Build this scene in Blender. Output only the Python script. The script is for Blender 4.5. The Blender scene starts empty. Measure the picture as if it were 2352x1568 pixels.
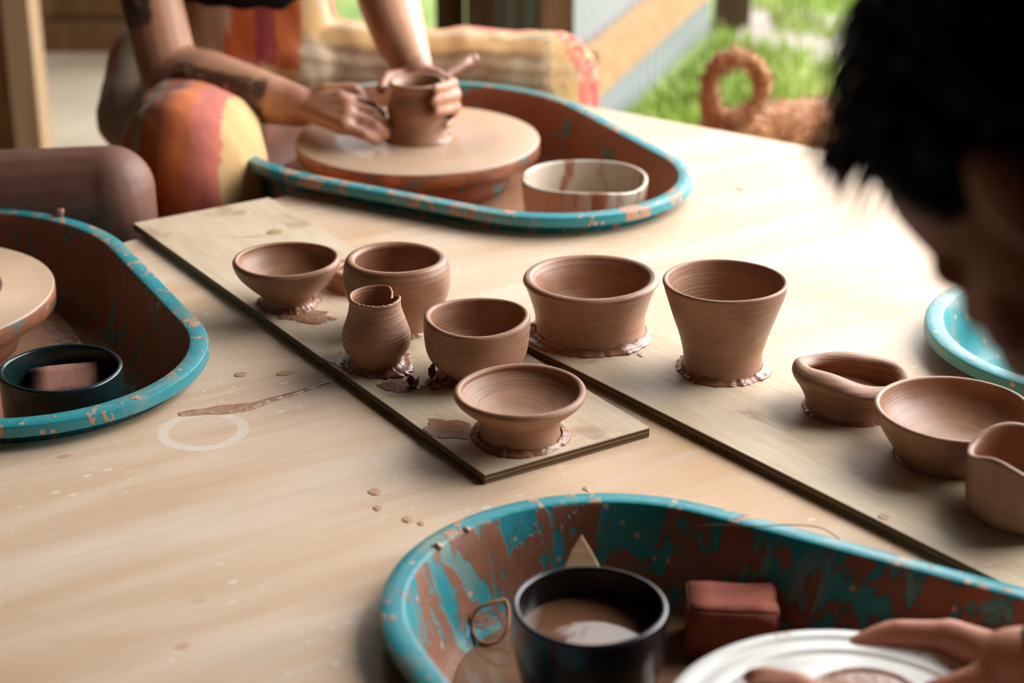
import bpy, bmesh, math, random
from mathutils import Vector as V, Matrix, noise as mn
random.seed(7)
C = bpy.context.scene.collection
PI = math.pi
# ------------------------------------------------------------------ camera model (photo frame 2352 x 1568)
F, PITCH, CZ = 4400.0, math.radians(22.7), 1.32
TZ = 0.5                                   # table top height
def ray(px, py):
    s, c = math.sin(PITCH), math.cos(PITCH)
    a, b = (px-1176)/F, -(py-784)/F
    return V((a, c+b*s, -s+b*c))
def U(px, py, z):                          # point of the photo at height z
    d = ray(px, py); return V((0, 0, CZ)) + d*((z-CZ)/d.z)
def AT(px, py, y):                         # point of the photo at distance y
    d = ray(px, py); return V((0, 0, CZ)) + d*(y/d.y)
def zc(p): return p[1]*math.cos(PITCH) - (p[2]-CZ)*math.sin(PITCH)

# ------------------------------------------------------------------ object helpers
def mobj(name, vs, fs, mat, parent=None, smooth=True, loc=None):
    me = bpy.data.meshes.new(name); me.from_pydata([tuple(v) for v in vs], [], fs); me.validate(); me.update()
    bm = bmesh.new(); bm.from_mesh(me); bmesh.ops.recalc_face_normals(bm, faces=bm.faces); bm.to_mesh(me); bm.free()
    if smooth: me.polygons.foreach_set('use_smooth', [True]*len(me.polygons))
    o = bpy.data.objects.new(name, me); C.objects.link(o)
    if mat is not None: me.materials.append(mat)
    if loc is not None: o.location = loc
    if parent is not None: o.parent = parent
    return o
def tag(o, label=None, cat=None, group=None, kind=None):
    if label: o['label'] = label
    if cat: o['category'] = cat
    if group: o['group'] = group
    if kind: o['kind'] = kind
    return o
def empty(name, loc=(0, 0, 0), rz=0):
    o = bpy.data.objects.new(name, None); C.objects.link(o); o.location = loc; o.rotation_euler = (0, 0, rz); o.empty_display_size = .05
    return o
class MB:                                  # mesh collector
    def __init__(s): s.v, s.f = [], []
    def add(s, vs, fs):
        n = len(s.v); s.v += [V(v) for v in vs]; s.f += [tuple(i+n for i in f) for f in fs]; return s
    def box(s, lo, hi, M=None):
        vs = [V((x, y, z)) for z in (lo[2], hi[2]) for x, y in ((lo[0], lo[1]), (hi[0], lo[1]), (hi[0], hi[1]), (lo[0], hi[1]))]
        if M: vs = [M@v for v in vs]
        return s.add(vs, [(3, 2, 1, 0), (4, 5, 6, 7), (0, 1, 5, 4), (1, 2, 6, 5), (2, 3, 7, 6), (3, 0, 4, 7)])
    def tube(s, pts, rad, n=12, caps=True):
        pts = [V(p) for p in pts]; m = len(pts)
        if not hasattr(rad, '__len__'): rad = [rad]*m
        vs, fs = [], []
        t0 = (pts[1]-pts[0]).normalized(); x = t0.orthogonal().normalized()
        for i in range(m):
            t = (pts[min(i+1, m-1)]-pts[max(i-1, 0)]).normalized()
            x = (x-t*x.dot(t)).normalized(); y = t.cross(x)
            for k in range(n):
                a = 2*PI*k/n; vs.append(pts[i]+(x*math.cos(a)+y*math.sin(a))*rad[i])
        for i in range(m-1):
            for k in range(n):
                k2 = (k+1) % n; fs.append((i*n+k, i*n+k2, (i+1)*n+k2, (i+1)*n+k))
        if caps: fs += [tuple(range(n-1, -1, -1)), tuple((m-1)*n+k for k in range(n))]
        return s.add(vs, fs)
    def cap(s, a, b, ra, rb, n=16):        # tapered capsule with round ends
        a, b = V(a), V(b); d = b-a; L = d.length
        if L < 1e-6: return s.ell(a, (ra, ra, ra))
        t = d/L; pts, rr = [], []
        for q in (-.995, -.92, -.75, -.45, 0): pts.append(a+t*q*ra); rr.append(max(ra*math.sqrt(max(0, 1-q*q)), ra*.02))
        for q in (.25, .5, .75): pts.append(a+d*q); rr.append(ra+(rb-ra)*q)
        for q in (0, .45, .75, .92, .995): pts.append(b+t*q*rb); rr.append(max(rb*math.sqrt(1-q*q), rb*.02))
        return s.tube(pts, rr, n)
    def chain(s, pts, rr):
        for i in range(len(pts)-1): s.cap(pts[i], pts[i+1], rr[i], rr[i+1])
        return s
    def ell(s, c, r, M=None, n=20, m=12):
        c = V(c); vs, fs = [V((0, 0, -r[2]))], []
        for i in range(1, m):
            p = -PI/2+PI*i/m
            for k in range(n):
                a = 2*PI*k/n; vs.append(V((r[0]*math.cos(p)*math.cos(a), r[1]*math.cos(p)*math.sin(a), r[2]*math.sin(p))))
        vs.append(V((0, 0, r[2]))); N = len(vs)-1
        for k in range(n): fs.append((0, 1+(k+1) % n, 1+k)); fs.append((N, N-n+k, N-n+(k+1) % n))
        for i in range(m-2):
            for k in range(n):
                a, b = 1+i*n+k, 1+i*n+(k+1) % n; fs.append((a, b, b+n, a+n))
        if M: vs = [M@v for v in vs]
        return s.add([v+c for v in vs], fs)
    def build(s, name, mat, parent=None, smooth=True, loc=None):
        vs = s.v if loc is None else [v-V(loc) for v in s.v]
        return mobj(name, vs, s.f, mat, parent, smooth, loc)
    def remesh(s, name, mat, parent=None, vox=.006, it=6, fac=.5, loc=None, disp=None):
        o = s.build('tmp_'+name, None)
        md = o.modifiers.new('r', 'REMESH'); md.mode = 'VOXEL'; md.voxel_size = vox; md.adaptivity = 0
        sm = o.modifiers.new('s', 'SMOOTH'); sm.iterations = it; sm.factor = fac
        bpy.context.view_layer.update()
        dg = bpy.context.evaluated_depsgraph_get()
        me = bpy.data.meshes.new_from_object(o.evaluated_get(dg)); om = o.data
        bpy.data.objects.remove(o); bpy.data.meshes.remove(om)
        me.name = name; me.materials.clear(); me.materials.append(mat)
        if disp:
            nn = [v.normal.copy() for v in me.vertices]
            for v, q in zip(me.vertices, nn): v.co = v.co+disp(v.co.copy(), q)
        if loc is not None:
            L = V(loc)
            for v in me.vertices: v.co = v.co-L
        me.update(); me.polygons.foreach_set('use_smooth', [True]*len(me.polygons))
        r = bpy.data.objects.new(name, me); C.objects.link(r)
        if loc is not None: r.location = loc
        if parent is not None: r.parent = parent
        return r
def attr(o, name, fn):                     # float pattern coordinate stored on the vertices
    a = o.data.attributes.new(name, 'FLOAT', 'POINT'); L = o.location
    a.data.foreach_set('value', [fn(v.co+L) for v in o.data.vertices])
def bevel(o, w, seg=2):
    md = o.modifiers.new('bevel', 'BEVEL'); md.width = w; md.segments = seg; md.limit_method = 'ANGLE'; return o
def interp(tab, x):
    if x <= tab[0][0]: return tab[0][1]
    for (a, b), (c, d) in zip(tab, tab[1:]):
        if x <= c:
            t = (x-a)/(c-a); return b+(d-b)*t
    return tab[-1][1]
def cat_rom(P, n):
    out = []
    for i in range(len(P)-1):
        p0, p1, p2, p3 = P[max(i-1, 0)], P[i], P[i+1], P[min(i+2, len(P)-1)]
        for k in range(n):
            t = k/n
            out.append(tuple(.5*((2*b)+(c-a)*t+(2*a-5*b+4*c-d)*t*t+(3*b-a-3*c+d)*t**3) for a, b, c, d in zip(p0, p1, p2, p3)))
    out.append(tuple(P[-1])); return out

# ------------------------------------------------------------------ material helpers
class NT:
    def __init__(s, name):
        s.m = bpy.data.materials.new(name); s.m.use_nodes = True; s.t = s.m.node_tree
        s.b = s.t.nodes['Principled BSDF']
    def n(s, typ, props=None, **inp):
        nd = s.t.nodes.new('ShaderNode'+typ)
        for k, v in (props or {}).items(): setattr(nd, k, v)
        for k, v in inp.items(): s.set(nd, k, v)
        return nd
    def set(s, nd, k, v):
        k = int(k[1:]) if k[0] == 'i' and k[1:].isdigit() else k.replace('_', ' ')
        sk = nd.inputs[k]
        if isinstance(v, bpy.types.NodeSocket): s.t.links.new(v, sk)
        elif isinstance(v, bpy.types.Node): s.t.links.new(v.outputs[0], sk)
        else: sk.default_value = v
    def B(s, **k):
        for a, v in k.items(): s.set(s.b, a, v)
        return s
    def math(s, op, a, b=0., c=0., clamp=False): return s.n('Math', dict(operation=op, use_clamp=clamp), i0=a, i1=b, i2=c).outputs[0]
    def obj(s): return s.n('TexCoord').outputs['Object']
    def pos(s): return s.n('NewGeometry').outputs['Position']
    def mapping(s, v, scale=(1, 1, 1), rot=(0, 0, 0), loc=(0, 0, 0)):
        return s.n('Mapping', Vector=v, Scale=scale, Rotation=rot, Location=loc).outputs[0]
    def noise(s, v, scale, detail=4., rough=.55, dist=0.):
        return s.n('TexNoise', Vector=v, Scale=scale, Detail=detail, Roughness=rough, Distortion=dist).outputs['Fac']
    def ramp(s, fac, stops, interp='LINEAR'):
        r = s.n('ValToRGB', Fac=fac); e = r.color_ramp; e.interpolation = interp
        while len(e.elements) < len(stops): e.elements.new(.5)
        for el, (p, c) in zip(e.elements, stops):
            el.position = p; el.color = (*c, 1) if hasattr(c, '__len__') else (c, c, c, 1)
        return r.outputs[0]
    def mix(s, fac, a, b):
        x = s.n('Mix', dict(data_type='RGBA')); s.set(x, 'i0', fac)
        for i, v in ((6, a), (7, b)):
            if isinstance(v, bpy.types.NodeSocket): s.t.links.new(v, x.inputs[i])
            else: x.inputs[i].default_value = (*v, 1)
        return x.outputs[2]
    def smooth(s, v, lo, hi):              # 0 below lo, 1 above hi
        return s.n('MapRange', dict(interpolation_type='SMOOTHSTEP'), Value=v, From_Min=lo, From_Max=hi).outputs[0]
    def bump(s, h, dist=.001, strength=1., normal=None):
        nd = s.n('Bump', Height=h, Distance=dist, Strength=strength)
        if normal is not None: s.set(nd, 'Normal', normal)
        s.set(s.b, 'Normal', nd.outputs[0]); return nd.outputs[0]
    def sep(s, v): return s.n('SeparateXYZ', Vector=v).outputs
def sr(r, g, b):                           # sRGB 0-255 to linear
    return tuple(((c/255)/12.92 if c/255 <= .04045 else ((c/255+.055)/1.055)**2.4) for c in (r, g, b))
def plain(name, col, rough=.6, spec=.4, nscale=0, namt=.15, **k):
    m = NT(name); m.B(Roughness=rough, Specular_IOR_Level=spec, **k)
    if nscale:
        f = m.noise(m.obj(), nscale); m.B(Base_Color=m.mix(f, tuple(c*(1-namt) for c in col), tuple(min(1, c*(1+namt)) for c in col)))
        m.bump(f, .0005, .4)
    else: m.B(Base_Color=(*col, 1))
    return m.m
TEAL, CLAY = sr(44, 144, 155), sr(172, 118, 90)
def mat_clay(name, dark=1., rings=1., wet=.5):
    m = NT(name); o = m.obj()
    big = m.noise(o, 22, 3)
    rg = m.noise(m.mapping(o, (5, 5, 420)), 1., 3, .6)
    rg2 = m.noise(m.mapping(o, (16, 16, 1500)), 1., 2, .5)
    col = m.mix(m.smooth(m.math('ADD', m.math('MULTIPLY', big, .6), m.math('MULTIPLY', rg, .4)), .35, .65),
                tuple(c*dark for c in sr(143, 102, 77)), tuple(c*dark for c in sr(170, 127, 100)))
    m.B(Base_Color=col, Roughness=m.n('MapRange', Value=big, To_Min=wet-.2, To_Max=wet+.06).outputs[0], Specular_IOR_Level=.42)
    h = m.math('ADD', m.math('MULTIPLY', rg, 1.*rings), m.math('MULTIPLY', rg2, .35*rings))
    h = m.math('ADD', h, m.math('MULTIPLY', m.noise(o, 160, 3), .35))
    m.bump(h, .0010, .6)
    return m.m
def mat_wetclay(name, c=(150, 100, 78), rough=.25):
    m = NT(name); o = m.obj(); n1 = m.noise(o, 90, 4)
    m.B(Base_Color=m.mix(n1, tuple(k*.75 for k in sr(*c)), tuple(min(1, k*1.15) for k in sr(*c))), Roughness=rough, Specular_IOR_Level=.6)
    m.bump(n1, .0025, .7); return m.m
def mat_pan(name, thr_wall, thr_lip, seed=0., teal=TEAL, clay=sr(150, 92, 62)):
    m = NT(name); o = m.obj(); x, y, z = m.sep(o)
    p = m.mapping(o, (1, 1, .45), loc=(seed, seed*1.7, 0))
    a = m.noise(p, 26, 7, .62, .9); b = m.noise(p, 80, 3, .6)
    f = m.math('ADD', m.math('MULTIPLY', a, .75), m.math('MULTIPLY', b, .25))
    lip = m.n('Attribute', dict(attribute_name='lip')).outputs['Fac']
    thr = m.math('ADD', m.math('MULTIPLY', lip, thr_lip), m.math('MULTIPLY', m.math('SUBTRACT', 1., lip), thr_wall))
    mask = m.smooth(m.math('SUBTRACT', f, thr), -.008, .012)
    thin = m.smooth(m.noise(p, 9, 4, .6, 1.2), .5, .64)         # dried grey film
    tcol = m.mix(m.math('MULTIPLY', thin, .7), teal, sr(132, 150, 138))
    fleck = m.n('TexVoronoi', Vector=o, Scale=70.); fm = m.smooth(fleck.outputs['Distance'], .24, .17)
    rnd = m.sep(fleck.outputs['Color'])[0]; fm = m.math('MULTIPLY', fm, m.smooth(rnd, .62, .68))
    ccol = m.mix(m.noise(p, 30, 3), tuple(c*.75 for c in clay), tuple(min(1, c*1.3) for c in clay))
    tcol = m.mix(fm, tcol, sr(205, 165, 140)); ccol = m.mix(m.math('MULTIPLY', lip, .7), ccol, sr(196, 158, 132))
    m.B(Base_Color=m.mix(mask, tcol, ccol), Roughness=m.n('MapRange', Value=mask, To_Min=.32, To_Max=.5).outputs[0], Specular_IOR_Level=.5)
    m.bump(m.math('ADD', mask, m.math('MULTIPLY', b, .6)), .0016, .7)
    return m.m
def mat_wood(name, c1, c2, axis=(1, 12, 12), scale=4., rough=.65, rz=0., bump=.0006):
    m = NT(name); p = m.mapping(m.obj(), axis, (0, 0, rz))
    a = m.noise(p, scale, 6, .6, .4); b = m.noise(p, scale*6, 3, .6)
    f = m.math('ADD', m.math('MULTIPLY', a, .7), m.math('MULTIPLY', b, .3))
    m.B(Base_Color=m.ramp(f, [(.3, c1), (.68, c2)]), Roughness=rough, Specular_IOR_Level=.3); m.bump(f, bump, .6); return m.m
MT = {}
MT['clay'] = mat_clay('clay_leather'); MT['clay_soft'] = mat_clay('clay_soft', 1.03, .7, .42); MT['clay_rough'] = mat_clay('clay_rough', 1., 1.9, .55)
MT['skirt'] = mat_wetclay('clay_skirt_wet', (150, 104, 80), .3)
MT['slip'] = mat_wetclay('clay_slip_wet', (182, 138, 108), .12)
MT['crumb'] = mat_wetclay('clay_crumb', (124, 84, 64), .35)
MT['smear'] = mat_wetclay('clay_smear', (158, 118, 94), .35)
MT['drop'] = mat_wetclay('clay_drop', (196, 154, 120), .3)
MT['pan_far'] = mat_pan('pan_far', .40, .535, 1.3); MT['pan_left'] = mat_pan('pan_side', .425, .555, 4.1, clay=sr(140, 94, 60))
MT['pan_near'] = mat_pan('pan_near', .49, .57, 7.7, clay=sr(140, 90, 66)); MT['pan_right'] = mat_pan('pan_clean', .63, .68, 11.2, teal=sr(54, 148, 154))
m = NT('wheel_head_film'); o_ = m.obj(); p_ = m.noise(o_, 9, 4); nz_ = m.sep(m.n('NewGeometry').outputs['True Normal'])[2]
top_ = m.mix(p_, sr(170, 140, 116), sr(212, 180, 150)); cf = m.noise(o_, 40, 4); side_ = m.ramp(m.noise(m.mapping(o_, (1, 1, 2)), 26, 4), [(.4, sr(110, 116, 116)), (.46, sr(150, 96, 66)), (.62, sr(184, 128, 94))])
m.B(Base_Color=m.mix(m.smooth(nz_, .3, .6), side_, top_), Roughness=.36, Specular_IOR_Level=.5); m.bump(cf, .0006, .4); MT['head'] = m.m
MT['metal'] = plain('wheel_metal', sr(120, 122, 124), .45, .5, 40)
MT['cab'] = plain('wheel_cabinet_paint', sr(40, 110, 120), .5, .4, 20)
MT['black_glaze'] = plain('black_glaze', sr(20, 22, 24), .22, .55, 60, .35); MT['green_glaze'] = plain('dark_green_glaze', sr(18, 40, 42), .22, .55, 60, .4)
# ---- table top: pale plywood with streaks, flecks, stains and the dried ring a pot left
gd = U(1000, 1046, TZ)-U(280, 1242, TZ); GA = math.atan2(gd.y, gd.x)
def mat_table():
    m = NT('table_plywood'); o = m.obj(); p = m.mapping(o, (1, 1, 1), (0, 0, -GA))
    st = m.noise(m.mapping(p, (1.3, 9, 1)), 2.2, 5, .55, .6)
    fine = m.noise(m.mapping(p, (6, 160, 1)), 1.6, 4, .65)
    blot = m.noise(p, 3.1, 4, .5, .5)
    base = m.ramp(m.math('ADD', m.math('MULTIPLY', st, .75), m.math('MULTIPLY', fine, .25)),
                  [(.28, sr(202, 168, 136)), (.45, sr(214, 184, 154)), (.58, sr(222, 197, 171)), (.74, sr(229, 209, 188))])
    base = m.mix(m.math('MULTIPLY', m.smooth(blot, .52, .72), .55), base, sr(206, 158, 104))
    base = m.mix(m.math('MULTIPLY', m.smooth(m.noise(m.mapping(p, (2, 14, 1)), 1.1, 3), .58, .7), .45), base, sr(214, 204, 190))
    # small pale flecks of dried slip
    for sc, th, col, den in ((62., .17, sr(236, 222, 206), .68), (120., .16, sr(242, 228, 212), .74), (34., .12, sr(196, 148, 116), .80)):
        vo = m.n('TexVoronoi', Vector=m.mapping(p, (.6, 1, 1)), Scale=sc)
        k = m.math('MULTIPLY', m.smooth(vo.outputs['Distance'], th+.05, th-.02), m.smooth(m.sep(vo.outputs['Color'])[1], den, den+.03))
        k = m.math('MULTIPLY', k, m.smooth(m.noise(o, 4.5, 2), .42, .56))
        base = m.mix(m.math('MULTIPLY', k, .75), base, col)
    # dried ring
    rc = U(467, 989, TZ); R = 92*zc(rc)/F
    d = m.n('VectorMath', dict(operation='DISTANCE')); m.set(d, 'i0', o); d.inputs[1].default_value = (rc.x, rc.y, TZ)
    dd = m.math('ADD', d.outputs['Value'], m.math('MULTIPLY', m.math('SUBTRACT', m.noise(o, 38, 3), .5), .006))
    band = m.math('SUBTRACT', 1., m.math('DIVIDE', m.math('ABSOLUTE', m.math('SUBTRACT', dd, R)), .0062))
    base = m.mix(m.math('MULTIPLY', m.smooth(band, .0, .25), m.n('MapRange', Value=m.noise(o, 25, 2), To_Min=.3, To_Max=.8).outputs[0]), base, sr(232, 222, 212))
    # a pale scraped streak running along the grain
    q = m.mapping(o, (1, 1, 1), (0, 0, 0)); s0 = U(700, 1130, TZ)
    pn = m.n('VectorMath', dict(operation='DOT_PRODUCT')); m.set(pn, 'i0', q); pn.inputs[1].default_value = (-math.sin(GA), math.cos(GA), 0)
    off = -math.sin(GA)*s0.x+math.cos(GA)*s0.y
    sd = m.math('ABSOLUTE', m.math('SUBTRACT', m.math('ADD', pn.outputs['Value'], m.math('MULTIPLY', m.math('SUBTRACT', m.noise(o, 5, 2), .5), .02)), off))
    base = m.mix(m.math('MULTIPLY', m.smooth(sd, .006, .0005), .16), base, sr(170, 140, 112))
    base = m.mix(m.math('MULTIPLY', m.smooth(sd, .05, .012), .35), base, sr(228, 214, 196))
    m.B(Base_Color=base, Roughness=m.n('MapRange', Value=st, To_Min=.38, To_Max=.6).outputs[0], Specular_IOR_Level=.45)
    m.bump(m.math('ADD', fine, m.math('MULTIPLY', st, .3)), .0004, .5)
    return m.m
def mat_board(seed, ring=None):
    m = NT('board_plywood'); o = m.obj(); x, y, z = m.sep(o)
    p = m.mapping(o, (30, 2.4, 1), loc=(seed, 0, 0))
    a = m.noise(p, 5, 5, .65); b = m.noise(m.mapping(o, (3, 1.2, 1), loc=(seed, 2, 0)), 4, 4)
    top = m.ramp(m.math('ADD', m.math('MULTIPLY', a, .5), m.math('MULTIPLY', b, .5)), [(.3, sr(186, 164, 136)), (.5, sr(208, 188, 160)), (.7, sr(222, 206, 182))])
    sm = m.noise(m.mapping(o, (1, 1, 1), loc=(seed*3, 5, 0)), 13, 5, .55, .8)
    top = m.mix(m.math('MULTIPLY', m.smooth(sm, .58, .70), .5), top, sr(150, 112, 88))
    vo = m.n('TexVoronoi', Vector=o, Scale=60.)
    k = m.math('MULTIPLY', m.smooth(vo.outputs['Distance'], .2, .14), m.smooth(m.sep(vo.outputs['Color'])[0], .82, .86))
    top = m.mix(m.math('MULTIPLY', k, .6), top, sr(214, 190, 166))
    if ring:
        d = m.n('VectorMath', dict(operation='DISTANCE')); m.set(d, 'i0', o); d.inputs[1].default_value = (ring[0], ring[1], BT)
        bd = m.math('ABSOLUTE', m.math('SUBTRACT', m.math('ADD', d.outputs['Value'], m.math('MULTIPLY', m.math('SUBTRACT', m.noise(o, 38, 3), .5), .006)), ring[2]))
        top = m.mix(m.math('MULTIPLY', m.smooth(bd, .0055, .003), .5), top, sr(214, 200, 182))
    # veneer layers on the cut edges
    ed = m.noise(m.mapping(o, (14, 14, 900)), 1., 3, .6)
    lay = m.math('SINE', m.math('MULTIPLY', z, 2*PI/.0046))
    edge = m.ramp(m.math('ADD', m.math('MULTIPLY', ed, .7), m.math('MULTIPLY', lay, .16)), [(.2, sr(62, 46, 30)), (.42, sr(112, 88, 60)), (.6, sr(146, 120, 86))])
    nz = m.sep(m.n('NewGeometry').outputs['True Normal'])[2]
    m.B(Base_Color=m.mix(m.smooth(nz, .6, .8), edge, top), Roughness=.55, Specular_IOR_Level=.4)
    m.bump(m.math('ADD', a, m.math('MULTIPLY', ed, .8)), .0005, .6)
    return m.m
MT['table'] = mat_table()
MT['rough_wood'] = mat_wood('rough_timber', sr(92, 70, 48), sr(150, 120, 88), (14, 14, 1), 2.2, .8)
MT['plank'] = mat_wood('old_planks', sr(176, 142, 106), sr(216, 184, 146), (10, 10, .8), 2.4, .8)
MT['pale_wood'] = mat_wood('pale_timber', sr(138, 104, 70), sr(180, 146, 106), (1.2, 9, 9), 3., .75)
MT['wall_wood'] = mat_wood('weathered_boards', sr(56, 44, 32), sr(92, 74, 54), (14, 14, 1), 2., .85)
MT['dark_wood'] = mat_wood('dark_timber', sr(52, 38, 26), sr(98, 74, 50), (14, 14, 1), 2., .85)
MT['tin'] = plain('painted_tin', sr(160, 166, 168), .5, .4, 3, .06)
MT['soffit'] = mat_wood('ceiling_boards', sr(60, 48, 36), sr(92, 74, 56), (12, 1, 1), 2., .8)

# ================================================================== the setting
def prism(poly, z0, z1):                   # vertical prism over a polygon
    n = len(poly); b = MB()
    b.add([(x, y, z0) for x, y in poly]+[(x, y, z1) for x, y in poly],
          [tuple(range(n-1, -1, -1)), tuple(range(n, 2*n))]+[(i, (i+1) % n, n+(i+1) % n, n+i) for i in range(n)])
    return b
def struct(name, b, mat, parent=None, smooth=False):
    o = b.build(name, mat, parent, smooth); o['kind'] = 'structure'; return o
m = NT('floor_concrete'); o_ = m.obj(); f_ = m.noise(o_, 3, 6); m.B(Base_Color=m.ramp(f_, [(.3, sr(112, 92, 70)), (.7, sr(150, 128, 102))]), Roughness=.75); m.bump(f_, .002, .4); MT['floor'] = m.m
m = NT('slab_pale'); o_ = m.obj(); f_ = m.noise(o_, 5, 6); m.B(Base_Color=m.ramp(f_, [(.3, sr(184, 170, 146)), (.7, sr(206, 194, 172))]), Roughness=.8); MT['slab'] = m.m
m = NT('lawn_soil'); o_ = m.obj(); f_ = m.noise(o_, 2.2, 5); f2 = m.noise(o_, 26, 4)
m.B(Base_Color=m.ramp(m.math('ADD', m.math('MULTIPLY', f_, .7), m.math('MULTIPLY', f2, .3)), [(.35, sr(84, 108, 48)), (.5, sr(118, 140, 68)), (.66, sr(150, 164, 98))]), Roughness=.85); MT['lawn'] = m.m
m = NT('path_gravel'); o_ = m.obj(); f_ = m.noise(o_, 40, 5); f2 = m.noise(o_, 3, 3); m.B(Base_Color=m.mix(f2, sr(138, 128, 122), sr(170, 160, 150)), Roughness=.9); m.bump(f_, .01, .5); MT['gravel'] = m.m
WX = U(1310, 381, 0); WE = U(1638, 63, 0); wd = (WE-WX); wd.z = 0; wd.normalize(); wn = V((wd.y, -wd.x, 0))   # tin side wall, its line on the ground
FY = 4.12                                   # where the shed floor ends
struct('floor', prism([(-3.2, -2.2), (1.5, -2.2), (1.5, 3.75), (.1, 3.75), (-.2, FY), (-3.2, FY)], -.08, 0), MT['floor'])
struct('ground', prism([(-9, -4), (14, -4), (14, 16), (-9, 16)], -.12, -.085), MT['lawn'])
struct('trim_1', prism([(-3.2, FY), (-.62, FY), (-.62, 5.3), (-3.2, 5.3)], -.084, -.002), MT['slab'])
# lawn in the view and the gravel path behind it
lw = [(WX.x+.1, 3.76), (6, 3.76), (6, 12), (-.55, 12), (-.55, FY+.02), (WX.x-.05, FY+.02)]
struct('ground_lawn', prism([(-.6, 3.76), (6, 3.76), (6, 14), (-.6, 14)], -.084, -.012), MT['lawn'])
pa = [U(1690, 95, 0), U(1800, 130, 0), U(2000, 175, 0), U(2300, 240, 0), U(2420, 200, 0), U(2300, 110, 0), U(2040, 60, 0), U(1850, 20, 0), U(1720, 10, 0)]
struct('path', prism([(p.x, p.y) for p in pa], -.011, .0), MT['gravel'])
# back wall of old planks facing the table, and a corner post
a = U(0, 330, 0); pb = U(112, 318, 0)
b = MB(); x = -2.6; k = 0
rng = random.Random(3)
while x < pb.x-.005:
    x2 = min(x+.235, pb.x); b.box((x+.003, FY+.0+.006*(k % 2), 0), (x2-.003, FY+.03+.006*(k % 2), 2.46)); x = x2; k += 1
struct('wall_back', b, MT['plank'])
struct('trim_2', MB().box((pb.x+.012, FY-.05, 0), (U(176, 305, 0).x+.012, FY+.05, 2.46)), MT['plank'])
# far wall behind the gap: timber plinth boards under a dark sheet
struct('wall_far', MB().box((-2.6, 5.31, -.084), (-.64, 5.36, 2.46)), plain('dark_sheet', sr(86, 88, 84), .35, .5, 4, .2))
b = MB(); b.box((-2.6, 5.25, -.002), (-.66, 5.305, .085)); b.box((-2.6, 5.27, .095), (-.66, 5.305, .20))
struct('trim_3', b, MT['rough_wood'])
# tin side wall running away from the shed, with its bottom rail
b = MB(); L = (WE-WX).length; n = int(L/.019); vs = []; fs = []
for i in range(n+1):
    s = L*i/n; off = .009*math.sin(2*PI*s/.076)
    for z in (-.02, 2.3): vs.append(WX+wd*s+wn*(off-.012)+V((0, 0, z)))
    for z in (-.02, 2.3): vs.append(WX+wd*s+wn*(off-.015)+V((0, 0, z)))
for i in range(n):
    q = 4*i; fs += [(q, q+4, q+5, q+1), (q+2, q+3, q+7, q+6), (q+1, q+5, q+7, q+3), (q, q+2, q+6, q+4)]
struct('wall_side', b.add(vs, fs), MT['tin'])
def obox(p0, d, nrm, s0, s1, n0, n1, z0, z1):
    M = Matrix((( d.x, nrm.x, 0, p0.x), (d.y, nrm.y, 0, p0.y), (0, 0, 1, 0), (0, 0, 0, 1)))
    return MB().box((s0, n0, z0), (s1, n1, z1), M)
struct('trim_4', obox(WX, wd, wn, .05, L-.02, .0, .045, .145, .255), MT['pale_wood'])
# posts
def post(px0, px1, py, y, mat, h=2.42, dpt=.09):
    p0, p1 = AT(px0, py, y), AT(px1, py, y)
    return MB().box((p0.x, y, -.08 if y > FY else 0), (p1.x, y+dpt, h)).build('timber_post', mat, None, False)
tag(post(1242, 1318, 60, 3.86, MT['rough_wood'], dpt=.08), 'brown timber post at the near end of the pale tin wall', 'post')
tag(post(1000, 1066, 30, 4.35, MT['dark_wood']), 'dark timber post behind the patterned knee, further from the tin wall of the two', 'post')
tag(post(1070, 1138, 30, 4.30, MT['dark_wood']), 'dark timber post beside the narrow strip of pale tin', 'post')
pf = U(1680, 62, 0)
tag(MB().box((pf.x-.045, pf.y, -.08), (pf.x+.055, pf.y+.1, 2.3)).build('timber_post', MT['dark_wood'], None, False), 'dark post standing in the grass at the far end of the tin wall', 'post')
b = MB(); p0, p1 = AT(1132, 30, 4.42), AT(1262, 30, 4.42); n = 16; vs = []; fs = []
for i in range(n+1):
    xx = p0.x+(p1.x-p0.x)*i/n; of = .008*math.sin(2*PI*i/5.3)
    vs += [(xx, 4.42+of, -.08), (xx, 4.42+of, 2.42), (xx, 4.424+of, -.08), (xx, 4.424+of, 2.42)]
for i in range(n): q = 4*i; fs += [(q, q+4, q+5, q+1), (q+2, q+3, q+7, q+6), (q+1, q+5, q+7, q+3)]
struct('wall_end', b.add(vs, fs), MT['tin'])
# shed shell around the viewer: roof, left, rear and part of the right side (open towards the garden)
struct('ceiling', prism([(-3.2, -2.2), (1.5, -2.2), (1.5, 1.3), (1.2, 1.6), (1.2, 3.1), (.8, 4.1), (-3.2, 5.4)], 2.47, 2.53), MT['soffit'])
struct('wall_left', MB().box((-2.68, -2.2, 0), (-2.62, 5.2, 2.46)), MT['wall_wood'])
struct('wall_front', MB().box((-2.6, -2.2, 0), (1.44, -2.14, 2.46)), MT['wall_wood'])
struct('wall_right', MB().box((1.44, -2.13, 0), (1.5, 1.55, 2.46)), MT['wall_wood'])
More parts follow.
